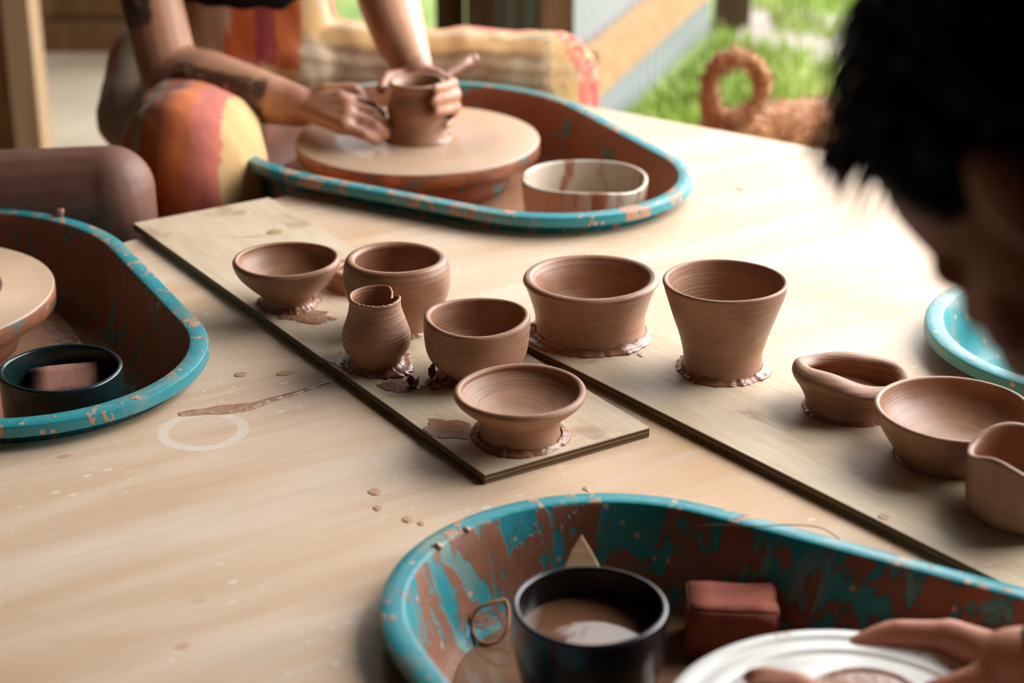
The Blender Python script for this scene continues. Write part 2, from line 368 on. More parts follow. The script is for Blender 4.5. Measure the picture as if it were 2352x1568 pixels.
# grass blades
m = NT('grass_blades'); rn = m.n('ObjectInfo'); g_ = m.noise(m.obj(), 3., 3); m.B(Base_Color=m.ramp(g_, [(.35, sr(132, 158, 70)), (.55, sr(172, 194, 96)), (.7, sr(208, 216, 150))]), Roughness=.6)
MT['grass'] = m.m
b = MB(); rng = random.Random(5); vs = []; fs = []
for i in range(9000):
    px, py = rng.uniform(1380, 2350), rng.uniform(-20, 330)
    p = U(px, py, 0); s = (p-WX).dot(wn)
    if s < .04 or p.y < 3.8 or p.y > 6.6 or (abs(p.x-pf.x) < .12 and abs(p.y-pf.y-.05) < .14): continue
    ins = p.x > .55 and 60+(px-1690)*.14 < py < 95+(px-1690)*.2
    if ins and rng.random() < .9: continue
    h = rng.uniform(.02, .055)*(1+.6*mn.noise(p*2.5)); a = rng.uniform(0, 2*PI); w = .004; dx, dy = math.cos(a)*w, math.sin(a)*w
    ln = V((rng.uniform(-.02, .02), rng.uniform(-.02, .02), 0)); k = len(vs)
    vs += [p+V((-dx, -dy, -.012)), p+V((dx, dy, -.012)), p+ln*.4+V((dx*.7, dy*.7, h*.6)), p+ln*.4+V((-dx*.7, -dy*.7, h*.6)), p+ln+V((0, 0, h))]
    fs += [(k, k+1, k+2, k+3), (k+3, k+2, k+4)]
tag(b.add(vs, fs).build('grass', MT['grass'], None, False), 'short bright green grass of the lawn beside the tin wall', 'grass', kind='stuff')
MT['leaf'] = plain('bush_leaf', sr(84, 128, 48), .6, .3, 8, .4)
b = MB(); rng = random.Random(9); cb = AT(800, 60, 6.3); vs = []; fs = []
for i in range(2600):
    d = V((rng.gauss(0, 1), rng.gauss(0, 1), rng.gauss(0, 1))).normalized()*(rng.random()**.4)
    p = V((cb.x+d.x*.55, cb.y+.2+d.y*.4, .32+d.z*.42)); q = V((rng.gauss(0, 1), rng.gauss(0, 1), rng.gauss(0, 1))).normalized(); r = q.orthogonal().normalized()
    k = len(vs); s = rng.uniform(.02, .04); vs += [p-q*s, p+r*s*.45, p+q*s, p-r*s*.45]; fs.append((k, k+1, k+2, k+3))
bush = empty('bush', (cb.x, cb.y+.2, -.01)); tag(bush, 'green leafy bush seen between the potter and the dark posts', 'bush')
lf = mobj('foliage', [v-bush.location for v in vs], fs, MT['leaf'], bush, False)
st = MB()
for i in range(5): st.tube([(0.03*math.cos(i*1.3), .03*math.sin(i*1.3), 0), (.12*math.cos(i*1.3), .1*math.sin(i*1.3), .2), (.25*math.cos(i*1.3), .2*math.sin(i*1.3), .5)], [.012, .009, .004], 6)
st.build('stem', MT['dark_wood'], bush)

# ================================================================== pottery wheels and their splash pans
def egg(d=0., n=120):                      # pan outline, inset d; wheel axis at 0, tip towards +x
    R1, R2, L = .275-d, .19-d, .285
    al = math.acos((R1-R2)/L); pts = []
    n1 = int(n*.58); n2 = n-n1
    for i in range(n2): t = -al+2*al*i/(n2-1); pts.append((L+R2*math.cos(t), R2*math.sin(t)))
    for i in range(n1): t = al+(2*PI-2*al)*(i+.0)/(n1-1); pts.append((R1*math.cos(t), R1*math.sin(t)))
    # even spacing
    P = pts+[pts[0]]; S = [0]
    for a, b in zip(P, P[1:]): S.append(S[-1]+math.hypot(b[0]-a[0], b[1]-a[1]))
    out = []; j = 0
    for i in range(n):
        s = S[-1]*i/n
        while S[j+1] < s: j += 1
        t = (s-S[j])/max(1e-9, S[j+1]-S[j]); out.append((P[j][0]+(P[j+1][0]-P[j][0])*t, P[j][1]+(P[j+1][1]-P[j][1])*t))
    return out
RIM = .028                                 # rim height over the table
PROF = [(.0, -.0125), (.0, -.008), (.0002, -.0026), (.0008, -.0010), (.0026, 0), (.0180, .0006), (.0200, -.0002), (.0212, -.0022), (.027, -.02), (.034, -.05), (.041, -.072), (.049, -.082), (.062, -.087), (.09, -.089)]
UNDER = [(.09, -.093), (.060, -.092), (.045, -.087), (.037, -.075), (.030, -.05), (.024, -.012), (.010, -.005), (.004, -.0125)]
def pan_mesh(name, mat, parent):
    loops = PROF+UNDER; N = 160; b = MB(); vs = []; fs = []
    for d, z in loops: vs += [(x, y, z) for x, y in egg(d, N)]
    m = len(loops)
    for i in range(m):
        j = (i+1) % m
        if i == len(PROF)-1: continue
        for k in range(N): k2 = (k+1) % N; fs.append((i*N+k, i*N+k2, j*N+k2, j*N+k))
    q = (len(PROF)-1)*N; fs += [tuple(q+k for k in range(N)), tuple(q+N+k for k in range(N))]
    o = b.add(vs, fs).build(name, mat, parent)
    a = o.data.attributes.new('lip', 'FLOAT', 'POINT'); a.data.foreach_set('value', [1. if (i//N < 7 or i//N >= len(PROF)) else 0. for i in range(m*N)])
    o.data.set_sharp_from_angle(angle=math.radians(28)); o.location = (0, 0, TZ+RIM); return o
HZ = .514
def wheel(W, ang, panmat, label, hz=HZ, R=.178, gr=.0001):
    r = empty('pottery_wheel', (W.x, W.y, 0), ang); tag(r, label, 'pottery wheel', 'pottery wheels let into the table')
    pan_mesh('splash_pan', panmat, r)
    b = MB(); t = .021; pr = [(0, hz), (R*.655, hz), (R*.66, hz+gr), (R*.672, hz+gr), (R*.677, hz), (R-.003, hz), (R-.0008, hz-.0008), (R, hz-.003), (R, hz-t), (R-.01, hz-t-.002), (0, hz-t-.002)]
    b2 = lathe_mb([(x, z) for x, z in pr], 96); b2.build('wheel_head', MT['head'], r)
    hb = lathe_mb([(0, hz-t-.002), (R-.035, hz-t-.002), (R-.04, hz-t-.03), (R-.05, TZ+RIM-.0892), (0, TZ+RIM-.0892)], 64); hb.build('hub', panmat, r)
    bevel(MB().box((-.2, -.19, .12), (.26, .19, .432)).build('cabinet', MT['cab'], r, False), .02)
    for x, y in ((-.15, .15), (-.15, -.15), (.2, .15), (.2, -.15)): MB().tube([(x, y, 0), (x, y, .125)], .02, 12).build('leg', MT['metal'], r)
    return r
def lathe_mb(prof, n=96, wob=None):
    b = MB(); vs = []; fs = []; rings = []
    for r, z in prof:
        if r < 1e-6: rings.append([len(vs)]); vs.append((0, 0, z))
        else:
            rings.append(list(range(len(vs), len(vs)+n)))
            for k in range(n):
                a = 2*PI*k/n; p = V((r*math.cos(a), r*math.sin(a), z)); vs.append(wob(p, a) if wob else p)
    for A, B_ in zip(rings, rings[1:]):
        for k in range(n):
            k2 = (k+1) % n
            if len(A) == 1 and len(B_) == 1: break
            if len(A) == 1: fs.append((A[0], B_[k2], B_[k]))
            elif len(B_) == 1: fs.append((A[k], A[k2], B_[0]))
            else: fs.append((A[k], A[k2], B_[k2], B_[k]))
    return b.add(vs, fs)
W1, W2, W3, W4 = V((-.1375, 2.697, 0)), V((-.7135, 2.071, 0)), V((.2738, 1.1405, 0)), V((.927, 1.915, 0))
A1, A2, A3, A4 = [math.radians(q) for q in (-47.2, -45.3, 132.0, 177.7)]
wh1 = wheel(W1, A1, MT['pan_far'], 'pottery wheel carrying the pot being thrown, clay brown pan with turquoise rim')
wh2 = wheel(W2, A2, MT['pan_left'], 'pottery wheel by the bare knee, dark brown pan holding a green bowl', R=.179, gr=.0007)
wh3 = wheel(W3, A3, MT['pan_near'], 'pottery wheel with splashed teal pan under the white bat', R=.122)
wh4 = wheel(W4, A4, MT['pan_right'], 'clean turquoise wheel pan beyond the face of the dark haired person')
def on(W, ang, x, y, z=0): c, s = math.cos(ang), math.sin(ang); return V((W.x+c*x-s*y, W.y+s*x+c*y, z))

# ================================================================== work table
tp = [U(285, 557, TZ), V((-.86, 1.72, 0)), V((-.98, 1.45, 0)), V((-.62, .86, 0)), V((-.12, .82, 0)), V((.27, 1.145, 0)), V((.66, 1.57, 0)), V((.90, 1.62, 0)), V((.925, 1.925, 0)), V((.93, 2.2, 0))]
e1, e2 = U(1290, 232, TZ), U(1900, 345, TZ); ed = (e2-e1).normalized()
tp += [e1+ed*.82, e1, on(W1, A1, .0, .12), on(W1, A1, -.08, -.16), U(696, 438, TZ)]
tbl = empty('work_table', (0, 1.9, 0)); tag(tbl, 'large pale plywood work table with cutouts for the wheel pans', 'table')
top = prism([(p.x, p.y) for p in tp], TZ-.018, TZ).build('tabletop', MT['table'], None, False)
for W, A in ((W1, A1), (W2, A2), (W3, A3), (W4, A4)):
    c = prism([tuple(on(W, A, x, y)[:2]) for x, y in egg(.021, 120)], TZ-.1, TZ+.1).build('cut', None, None, False)
    md = top.modifiers.new('b', 'BOOLEAN'); md.operation = 'DIFFERENCE'; md.solver = 'EXACT'; md.object = c
    bpy.context.view_layer.update(); me = bpy.data.meshes.new_from_object(top.evaluated_get(bpy.context.evaluated_depsgraph_get()))
    top.modifiers.clear(); top.data = me; bpy.data.objects.remove(c)
top.name = 'tabletop'; top.data.name = 'tabletop'; top.parent = tbl; top.location = (0, -1.9, 0)
for x, y in ((-.42, 1.35), (-.02, 2.0), (.42, 2.45), (.42, 1.8), (-.3, 2.2)):
    MB().box((x-.03, y-1.9-.03, 0), (x+.03, y-1.9+.03, TZ-.018)).build('leg', MT['rough_wood'], tbl, False)

# ware boards
BT = .0105
def board(o, dx, wx, ly, label, seed, grp='ware boards under the pots', ring=None):
    # o = near corner, dx = unit vector along the short edge, long edge at +90 degrees
    b = MB().box((0, 0, 0), (wx, ly, BT)); ob = b.build('ware_board', mat_board(seed, ring), None, False)
    ob.location = (o.x, o.y, TZ+.0002); ob.rotation_euler = (0, 0, math.atan2(dx.y, dx.x)); bevel(ob, .0008, 1)
    return tag(ob, label, 'board', grp)
BZ = TZ+BT+.0002
c0, c1, c2 = U(1112, 1090, BZ), U(1493, 981, BZ), U(300, 513, BZ)
bx = (c1-c0).normalized(); by = V((-bx.y, bx.x, 0))
board(c0, bx, (c1-c0).length, (c2-c0).dot(by)+.0, 'shorter plywood board holding the torn vase and round bowls', 0.)
d0, d1 = U(1235, 805, BZ), U(2280, 1327, BZ); ly = (d0-d1).normalized(); lx = V((ly.y, -ly.x, 0))
dn = d1-ly*.06; rq = U(2052, 1108, BZ); board(dn, lx, .21, (d0-dn).length+.06, 'longer plywood board running under the flared cup and the oval pot', 3.3, ring=((rq-dn).dot(lx), (rq-dn).dot(ly), .030))
# ================================================================== pots on the boards
def pot(name, rim, w, base, prof, label, cat, z0=BZ, t=.006, tf=.012, mat='clay', oval=1., orot=0., wob=None, tilt=(0, 0), N=128, foot=None, seed=0, skirt=True, p_in=7., grp=None, lip=1.):
    """rim = pixel centre of the rim, w = rim width in px, base = pixel centre of the foot; prof = outer (radius/rim radius, height 0..1)"""
    B = U(base[0], base[1], z0); R = (rim[0], rim[1])
    h = AT(rim[0], rim[1], B.y).z-z0
    if tf < 0: tf = -tf*h
    T = V((B.x, B.y, z0+h)); R = w/2*zc(T)/F
    P = cat_rom(prof, 8); P = [(max(r, .01)*R, z*h) for r, z in P]
    def rout(z):
        for (r0, z0_), (r1, z1_) in zip(P, P[1:]):
            if z <= z1_: return r0+(r1-r0)*(z-z0_)/max(1e-9, z1_-z0_)
        return P[-1][0]
    rt = P[-1][0]; th = t*lip; out = [(0, 0), (P[0][0]*.97, 0)]+[q for q in P[:-1] if q[1] < h-th*.6]; rt = max(rt, out[-1][0]*.985)
    pr = out+[(rt-th*(1-math.cos(a))/2, h-th*.45+th*.45*math.sin(a)) for a in [PI*i/8 for i in range(0, 9)]]
    inn = []
    for i in range(1, 41):
        s = i/40; z = h-th*.45-s*(h-th*.45-tf)
        tt = th+(t-th)*min(1, s*3)
        inn.append(((rout(z)-tt)*max(0., 1-s**p_in)**.5, z))
    inn[-1] = (0, tf); pr += inn
    ca, sa = math.cos(orot), math.sin(orot)
    def wb(p, a):
        hf = p.z/h
        j = .0006*mn.noise(V((math.cos(a)*1.5+seed, math.sin(a)*1.5, p.z*60)))+.0009*math.sin(2*a+seed)*hf
        r = math.hypot(p.x, p.y); q = V((p.x*(1+j/max(r, .01)), p.y*(1+j/max(r, .01)), p.z+.0006*math.sin(2*a+seed*2)*hf))
        if wob: q = wob(q, a, hf, R, h)
        if oval != 1.:
            k = min(1, hf*1.2); ox, oy = 1+(oval-1)*(.5+.5*k), 1-(oval-1)*.75*(.5+.5*k)
            u, v_ = q.x*ca+q.y*sa, -q.x*sa+q.y*ca; u *= ox; v_ *= oy; q = V((u*ca-v_*sa, u*sa+v_*ca, q.z))
        q.z += hf*(q.x*tilt[0]+q.y*tilt[1]); return q
    o = lathe_mb(pr, N, wb).build(name, MT[mat], None); o.location = (B.x, B.y, z0)
    tag(o, label, cat, grp)
    if skirt:
        fr = (foot or .012)*.82; r0 = P[0][0]; n = 120; vs = []; fs = []; rg = random.Random(seed+11)
        ph = [rg.uniform(0, 6.3) for _ in range(6)]
        S = [(-.0012, .0075), (.0, .0052), (.22, .0034), (.6, .0022), (1., .0013), (1.03, .0004), (.9, 0.)]
        for k in range(n):
            a = 2*PI*k/n
            w_ = fr*(.42+.3*math.sin(a*2+ph[0])*math.sin(a+ph[1])+.45*max(0, mn.noise(V((math.cos(a)*2.3+seed, math.sin(a)*2.3, ph[2]))))+.35*abs(mn.noise(V((math.cos(a)*9+seed, math.sin(a)*9, ph[3]))))+.25*abs(mn.noise(V((math.cos(a)*24, math.sin(a)*24+seed, ph[3])))))
            w_ = max(w_, .0012); hh = .55+.6*abs(mn.noise(V((math.cos(a)*4, math.sin(a)*4, seed+3.))))
            for q, z in S:
                rr = r0+(q if q < 0 else q*w_); zz = z*hh*min(1.4, .45+w_/.009)
                lift = .0016*max(0, mn.noise(V((math.cos(a)*7, math.sin(a)*7, seed+9.))))*(q > .5)*(zz > 0)
                p = V((rr*math.cos(a), rr*math.sin(a), max(0, zz+lift)))
                if oval != 1.:
                    k1 = .5; ox, oy = 1+(oval-1)*k1, 1-(oval-1)*.75*k1
                    u, v_ = p.x*ca+p.y*sa, -p.x*sa+p.y*ca; u *= ox; v_ *= oy; p = V((u*ca-v_*sa, u*sa+v_*ca, p.z))
                vs.append(p)
        M = len(S)
        for k in range(n):
            k2 = (k+1) % n
            for i in range(M-1): fs.append((k*M+i, k2*M+i, k2*M+i+1, k*M+i+1))
        s = mobj('clay_skirt', vs, fs, MT['skirt'], o)
    o['R'] = R
    return o
E_ = {}
E_['b1'] = pot('footed_bowl', (656, 592), 245, (663, 697), [(.50, 0), (.46, .06), (.455, .16), (.54, .27), (.72, .45), (.88, .64), (.97, .80), (1.0, .92), (.985, 1.)],
    'conical clay bowl on a narrow foot nearest the board end by the bare knee', 'bowl', t=.006, tf=-.3, foot=.013, seed=1, p_in=2.4)
E_['b3'] = pot('deep_bowl', (914, 590), 226, (914, 752), [(.66, 0), (.68, .1), (.84, .25), (1.0, .42), (1.075, .6), (1.09, .74), (1.06, .88), (1.0, .97), (.97, 1.)],
    'tall round clay bowl with thick rolled rim behind the torn little vase', 'bowl', t=.011, tf=.015, foot=.007, seed=2, mat='clay_soft')
E_['dish'] = pot('shallow_dish', (826, 612), 150, (826, 655), [(.92, 0), (.93, .2), (.95, .5), (1.0, .85), (.98, 1.)],
    'low clay dish mostly hidden between conical bowl and tall round bowl', 'dish', t=.013, tf=.012, foot=.006, seed=3, mat='clay_soft')
def torn(q, a, hf, R, h):
    if hf > .75:
        d = (a-math.radians(48)+PI) % (2*PI)-PI; k = ((hf-.75)/.25)**1.5
        if d < 0: q.z -= k*(.0042*math.exp(-((d+.05)/.2)**2)+.0045*math.exp(-(d/.8)**2))+.0012*k*mn.noise(V((a*9, 3.3, 0)))
        else: q.z += k*.0028*math.exp(-((d-.5)/.9)**2)-k*.006*math.exp(-(d/.1)**2)
        if -.35 < d < 0: q.x *= 1-.10*k; q.y *= 1-.10*k
    return q
E_['vase'] = pot('small_vase', (864, 680), 124, (866, 838), [(.98, 0), (.92, .07), (1.0, .16), (1.22, .27), (1.31, .39), (1.27, .5), (1.13, .66), (1.03, .8), (.985, .92), (1., 1.)],
    'small pear shaped clay vase with a torn rim', 'vase', t=.0032, tf=.02, foot=.02, seed=4, wob=torn, mat='clay_rough')
def rimwave(amp, n, ph):
    def f(q, a, hf, R, h):
        if hf > .5: q.z += amp*((hf-.5)*2)**2*math.sin(n*a+ph)
        return q
    return f
E_['b5'] = pot('round_bowl', (1093, 724), 249, (1096, 862), [(.62, 0), (.60, .06), (.70, .16), (.86, .30), (.945, .45), (.98, .62), (1.0, .85), (1.0, 1.)],
    'upright clay bowl with chipped rim standing behind the shallow footed bowl', 'bowl', t=.0068, tf=.02, foot=.016, seed=5, wob=rimwave(.0022, 2, 1.2), mat='clay_rough')
E_['b6'] = pot('footed_dish', (1196, 893), 310, (1194, 1003), [(.66, 0), (.62, .06), (.605, .18), (.61, .36), (.64, .46), (.73, .56), (.88, .73), (.975, .86), (1.0, .94), (.99, 1.)],
    'wide shallow clay dish on a drum foot at the bare corner of its board', 'bowl', t=.0075, tf=-.5, foot=.011, seed=6, p_in=3.2, mat='clay_rough')
E_['b7'] = pot('flared_bowl', (1354, 633), 312, (1355, 765), [(.86, 0), (.83, .07), (.81, .2), (.82, .36), (.86, .55), (.93, .78), (.99, .93), (1.0, 1.)],
    'broad clay bowl with a thick flared rim beside the tall cup', 'bowl', t=.0115, tf=.014, foot=.014, seed=7, mat='clay_soft')
E_['cup'] = pot('flared_cup', (1668, 642), 285, (1658, 846), [(.68, 0), (.655, .04), (.645, .12), (.66, .24), (.74, .44), (.85, .66), (.935, .83), (.985, .95), (1.0, 1.)],
    'tall clay cup flaring from a narrow waist to a wide mouth', 'cup', t=.0055, tf=.02, foot=.013, seed=8, mat='clay')
def pinch(q, a, hf, R, h):
    r = math.hypot(q.x, q.y); k = max(0, min(1, (R*.97-r)/(R*.2)))*max(0, min(1, (hf-.15)/.5)); ax = math.radians(-20)
    u, v_ = q.x*math.cos(ax)+q.y*math.sin(ax), -q.x*math.sin(ax)+q.y*math.cos(ax)
    v_ *= 1-.26*k; u *= 1+.06*k; q = V((u*math.cos(ax)-v_*math.sin(ax), u*math.sin(ax)+v_*math.cos(ax), q.z))
    t_ = max(0, (hf-.4)/.6); d = (a-math.radians(-110)+PI) % (2*PI)-PI
    m_ = 1-.03*t_*math.exp(-(d/.5)**2); q.x *= m_; q.y *= m_
    q.z += t_*(.003*math.sin(2*a+.6)+.001*math.sin(5*a)); return q
E_['b9'] = pot('oval_pot', (1964, 846), 272, (1952, 935), [(.74, 0), (.74, .12), (.76, .3), (.82, .48), (.93, .68), (1.0, .86), (1.0, .95), (.97, 1.)],
    'squashed oval clay pot with a thick pinched rim', 'pot', t=.0105, lip=1.75, tf=.02, foot=.008, seed=9, oval=1.05, orot=math.radians(-22), wob=pinch, tilt=(-.06, -.0), mat='clay_rough')
E_['b10'] = pot('wide_bowl', (2212, 934), 366, (2182, 1048), [(.66, 0), (.68, .1), (.77, .28), (.88, .52), (.96, .76), (1.0, .94), (1.0, 1.)],
    'wide open clay bowl between the oval pot and the wavy lipped pot', 'bowl', t=.0055, tf=.016, foot=.006, seed=10, p_in=3.5, mat='clay_soft')
def wavy(q, a, hf, R, h):
    k = max(0, (hf-.4)/.6)**1.5
    q.z += k*(.0055*math.sin(3*a+2.4)+.003*math.sin(2*a)); m_ = 1+.045*k*math.sin(3*a+.4); q.x *= m_; q.y *= m_; return q
E_['b11'] = pot('wavy_pot', (2347, 1036), 284, (2352, 1182), [(.70, 0), (.82, .05), (.93, .14), (.985, .28), (1.0, .55), (.99, .85), (1.0, 1.)],
    'clay pot with a wavy uneven lip at the near end of the long board', 'pot', t=.0062, tf=.016, foot=.004, seed=11, wob=wavy, mat='clay')
# pot being thrown
E_['thrown'] = pot('thrown_pot', (948, 184), 134, (960, 316), [(1.12, 0), (1.05, .08), (1.0, .22), (1.03, .4), (1.06, .52), (.99, .66), (.88, .78), (.86, .86), (.95, .95), (1.0, 1.)],
    'wet clay pot held in the hands of the potter on the turning wheel', 'pot', z0=HZ, t=.0085, tf=.02, foot=.006, seed=12, mat='clay_soft')

# crumbs, drips and smears of clay
def splat(name, px, py, rx, ry, rot, mat, h=.0009, seed=0, z=TZ, n=40, jag=.3):
    p = U(px, py, z); s = zc(p)/F; vs = []; fs = []
    K = [(0, 1.), (.5, .95), (.8, .7), (.95, .3), (1., 0.)]
    vs.append(V((0, 0, h)))
    for q, hz in K[1:]:
        for k in range(n):
            a = 2*PI*k/n; j = 1+jag*mn.noise(V((math.cos(a)*1.3+seed*3.1, math.sin(a)*1.3, seed)))+jag*.5*mn.noise(V((math.cos(a)*4+seed*3.1, math.sin(a)*4, seed)))
            x, y = rx*s*q*j*math.cos(a), ry*s*q*j*math.sin(a)*2.3
            c, d = math.cos(rot), math.sin(rot); vs.append(V((x*c-y*d, x*d+y*c, h*hz*(.8+.4*mn.noise(V((x*300, y*300, seed)))))))
    for k in range(n): fs.append((0, 1+k, 1+(k+1) % n))
    for i in range(len(K)-2):
        for k in range(n): a, b = 1+i*n+k, 1+i*n+(k+1) % n; fs.append((a, a+n, b+n, b))
    fs.append(tuple(1+(len(K)-2)*n+k for k in range(n))[::-1])
    o = mobj(name, vs, fs, MT[mat]); o.location = (p.x, p.y, z+.0003); return o
DR = [(862, 1130, 16, 8, 'clay drip on bare table below the bare board corner'), (868, 1167, 12, 6, 'small clay drip just below the larger drip on the bare table'),
      (937, 1193, 13, 7, 'wet shiny clay drip by the rim of the splashed teal pan'), (968, 1202, 9, 5, 'tiny clay dot touching the wet shiny drip by the teal pan'),
      (1347, 1123, 9, 6, 'small wet clay drip above the top of the splashed teal pan'), (553, 860, 16, 6, 'clay drip above the dried white ring on the table'),
      (655, 857, 20, 6, 'long clay drip in the shadow beside the small pot board'), (632, 533, 20, 7, 'brown clay spot on the board behind the conical bowl'),
      (1704, 434, 14, 6, 'brown clay spot on bright table right of the far wheel pan'), (896, 500, 10, 4, 'brown clay speck beneath the rim of the far wheel pan'),
      (1058, 498, 12, 4, 'clay crumb under the far pan rim behind the tall round bowl'), (2030, 1187, 14, 6, 'glossy pale droplet on the long board below the wide bowl'),
      (1473, 815, 9, 5, 'tiny clay dot on the long board between flared bowl and cup'), (1330, 540, 12, 4, 'faint clay spot on the table behind the broad flared bowl')]
for i, (x, y, rx, ry, lb) in enumerate(DR):
    z = BZ if i in (7, 11, 12) else TZ
    tag(splat('clay_drip', x, y, rx, ry, GA*.6, 'drop', .0007, i, z, jag=.25), lb, 'clay drip', 'clay drips on the wood')
# wet smears beside the pots
for i, (x, y, rx, ry, rot, lb) in enumerate([(700, 728, 70, 16, -.2, 'wet brown clay smear at the foot of the conical bowl'), (800, 825, 46, 20, -.5, 'wet dark clay smear at the foot of the torn little vase'),
        (1030, 985, 60, 20, -.6, 'wet clay smear beside the drum foot of the shallow dish'), (925, 885, 52, 15, -.3, 'flat clay smear under the dark crumbs between vase and bowl')]):
    tag(splat('clay_smear', x, y, rx, ry, rot, 'smear', .0004, 30+i, BZ, jag=.55), lb, 'clay smear', 'clay smears on the small pot board')
def crumb(px, py, s, seed, z, label, flat=.5):
    p = U(px, py, z); b = MB(); r = s*zc(p)/F; vs = []; fs = []
    b.ell((0, 0, r*flat*.7), (r, r*.6, r*flat), None, 12, 7)
    b.v = [v*(1+.9*mn.noise(v*(2.2/r)+V((seed, 0, 0)))) for v in b.v]; mz = min(v.z for v in b.v); b.v = [v-V((0, 0, mz)) for v in b.v]
    o = b.build('clay_crumb', MT['crumb']); o.location = p; o.rotation_euler = (0, 0, seed*1.7); return tag(o, label, 'clay crumb', 'clay crumbs on the small pot board')
crumb(950, 886, 20, 1, BZ+.0004, 'dark clay crumb lying between the torn vase and upright bowl'); crumb(943, 872, 8, 2, BZ+.0004, 'tiny dark clay flake behind the larger crumb by the vase')
crumb(992, 868, 15, 3, BZ+.0004, 'dark clay lump at the foot of the upright chipped bowl', .9); crumb(1003, 892, 17, 4, BZ, 'clay trimming in front of the upright chipped bowl foot', .6)
crumb(1232, 770, 17, 5, BZ, 'clay trimming at the foot of the broad flared bowl', .8)
# slip trail near the dried ring
pts = [U(x, y, TZ) for x, y in ((412, 952), (440, 948), (480, 944), (530, 939), (580, 932), (620, 919), (680, 902), (740, 882), (800, 866))]
wd_ = [.004, .008, .010, .011, .010, .0055, .0042, .003, .001]; vs = []; fs = []
PP = cat_rom([(p.x, p.y, w) for p, w in zip(pts, wd_)], 10); n = 7
for i, (x, y, w) in enumerate(PP):
    q = PP[min(i+1, len(PP)-1)]; q0 = PP[max(i-1, 0)]; d = V((q[0]-q0[0], q[1]-q0[1], 0)).normalized(); nn = V((-d.y, d.x, 0))
    w *= 1+.35*mn.noise(V((x*60, y*60, 0)))
    for k in range(n):
        t = -1+2*k/(n-1); vs.append(V((x, y, 0))+nn*w*t+V((0, 0, (1-t*t)*.0006*(1+.9*mn.noise(V((x*120, y*120, t)))))))
for i in range(len(PP)-1):
    for k in range(n-1): fs.append((i*n+k, (i+1)*n+k, (i+1)*n+k+1, i*n+k+1))
o = mobj('slip_trail', vs, fs, MT['slip']); o.location = (0, 0, TZ+.0002); tag(o, 'shiny wet trail of clay slip beside the dried white ring', 'slip')

# ================================================================== things in the pans
PF = TZ+RIM-.0888                          # pan floor
m = NT('water_bowl_white'); o_ = m.obj(); x_, y_, z_ = m.sep(o_); f_ = m.noise(m.mapping(o_, (1, 1, .25)), 34, 4); k_ = m.smooth(f_, .52, .62)
m.B(Base_Color=m.mix(k_, sr(206, 196, 178), sr(160, 104, 70)), Roughness=.4); MT['white_bowl'] = m.m
def water(name, loc, R, mat, label, oval=None, rz=0.):
    pr = [(0, -.004), (R, -.004), (R, 0), (R*.96, -.0004)]+[(R*.96*(1-i/12), -.0004) for i in range(1, 12)]+[(0, -.0004)]
    o = lathe_mb(pr, 72, (lambda p, a: V((p.x*oval, p.y/oval, p.z))) if oval else None).build(name, mat)
    o.location = loc; o.rotation_euler = (0, 0, rz); return tag(o, label, 'clay water', None)
def mat_water(name, c):
    m = NT(name); o = m.obj(); f = m.noise(o, 26, 3, .5, .6); m.B(Base_Color=m.mix(f, tuple(k*.85 for k in sr(*c)), sr(*c)), Roughness=.06, Specular_IOR_Level=.5)
    m.bump(f, .0011, .35); return m.m
MT['water'] = mat_water('slip_water', (150, 112, 84)); MT['water_dark'] = mat_water('slip_water_dark', (120, 84, 60))
def wbowl(name, rim, w, base_z, zr, prof, mat, label, t, tf, seed, wob=None, oval=1., orot=0.):
    B = U(rim[0], rim[1], zr); R = w/2*zc(B)/F; h = zr-base_z
    q = proj(V((B.x, B.y, base_z)))
    return pot(name, rim, w, q, prof, label, 'water bowl', z0=base_z, t=t, tf=tf, mat=mat, seed=seed, skirt=False, wob=wob, oval=oval, orot=orot, p_in=8)
def proj(p):
    v = V(p)-V((0, 0, CZ)); s, c = math.sin(PITCH), math.cos(PITCH); z = v.y*c-v.z*s
    return 1176+F*v.x/z, 784-F*(v.y*s+v.z*c)/z
def cutrim(q, a, hf, R, h):
    if hf > .6:
        d = (a-math.radians(-35)+PI) % (2*PI)-PI; q.z -= .006*((hf-.6)/.4)*math.exp(-(d/.6)**2)
        q.z += .002*math.sin(3*a)*(hf-.6)
    return q
ob = wbowl('water_bowl', (1343, 404), 274, PF, .527, [(.84, 0), (.9, .08), (.95, .3), (.98, .7), (1., 1.)], 'white_bowl', 'uneven off white water bowl streaked with clay in the far pan', .006, .012, 21, cutrim, 1.06, .2)
R = ob['R']; L = ob.location
water('clay_water', (L.x, L.y, PF+.043), R*.9, MT['water'], 'brown water inside the off white bowl')
ob = wbowl('water_bowl', (139, 842), 283, PF, .523, [(.86, 0), (.93, .08), (.97, .3), (.99, .7), (1., 1.)], 'green_glaze', 'dark green glazed bowl holding a sponge in the pan by the bare knee', .006, .012, 22)
G = ob.location.copy(); R = ob['R']; water('clay_water', (G.x, G.y, PF+.050), R*.925, MT['water'], 'murky water around the sponge in the dark green bowl')
ob = wbowl('water_bowl', (1355, 1386), 364, PF+.002, .541, [(.60, 0), (.70, .08), (.86, .28), (.95, .5), (.99, .78), (1., 1.)], 'black_glaze', 'black glazed bowl of clay water in the splashed teal pan', .0055, .012, 23)
K = ob.location.copy(); R = ob['R']; water('clay_water', (K.x, K.y, PF+.0755), R*.925, MT['water_dark'], 'brown water reflecting the sky inside the black bowl')
o = pot('water_bowl', (2330, 752), 192, (2330, 770), [(.9, 0), (.96, .1), (1., .5), (1., 1.)], 'dark bowl edge showing in the clean turquoise pan', 'water bowl', z0=PF+.0, t=.005, tf=.01, mat='black_glaze', skirt=False, seed=24)
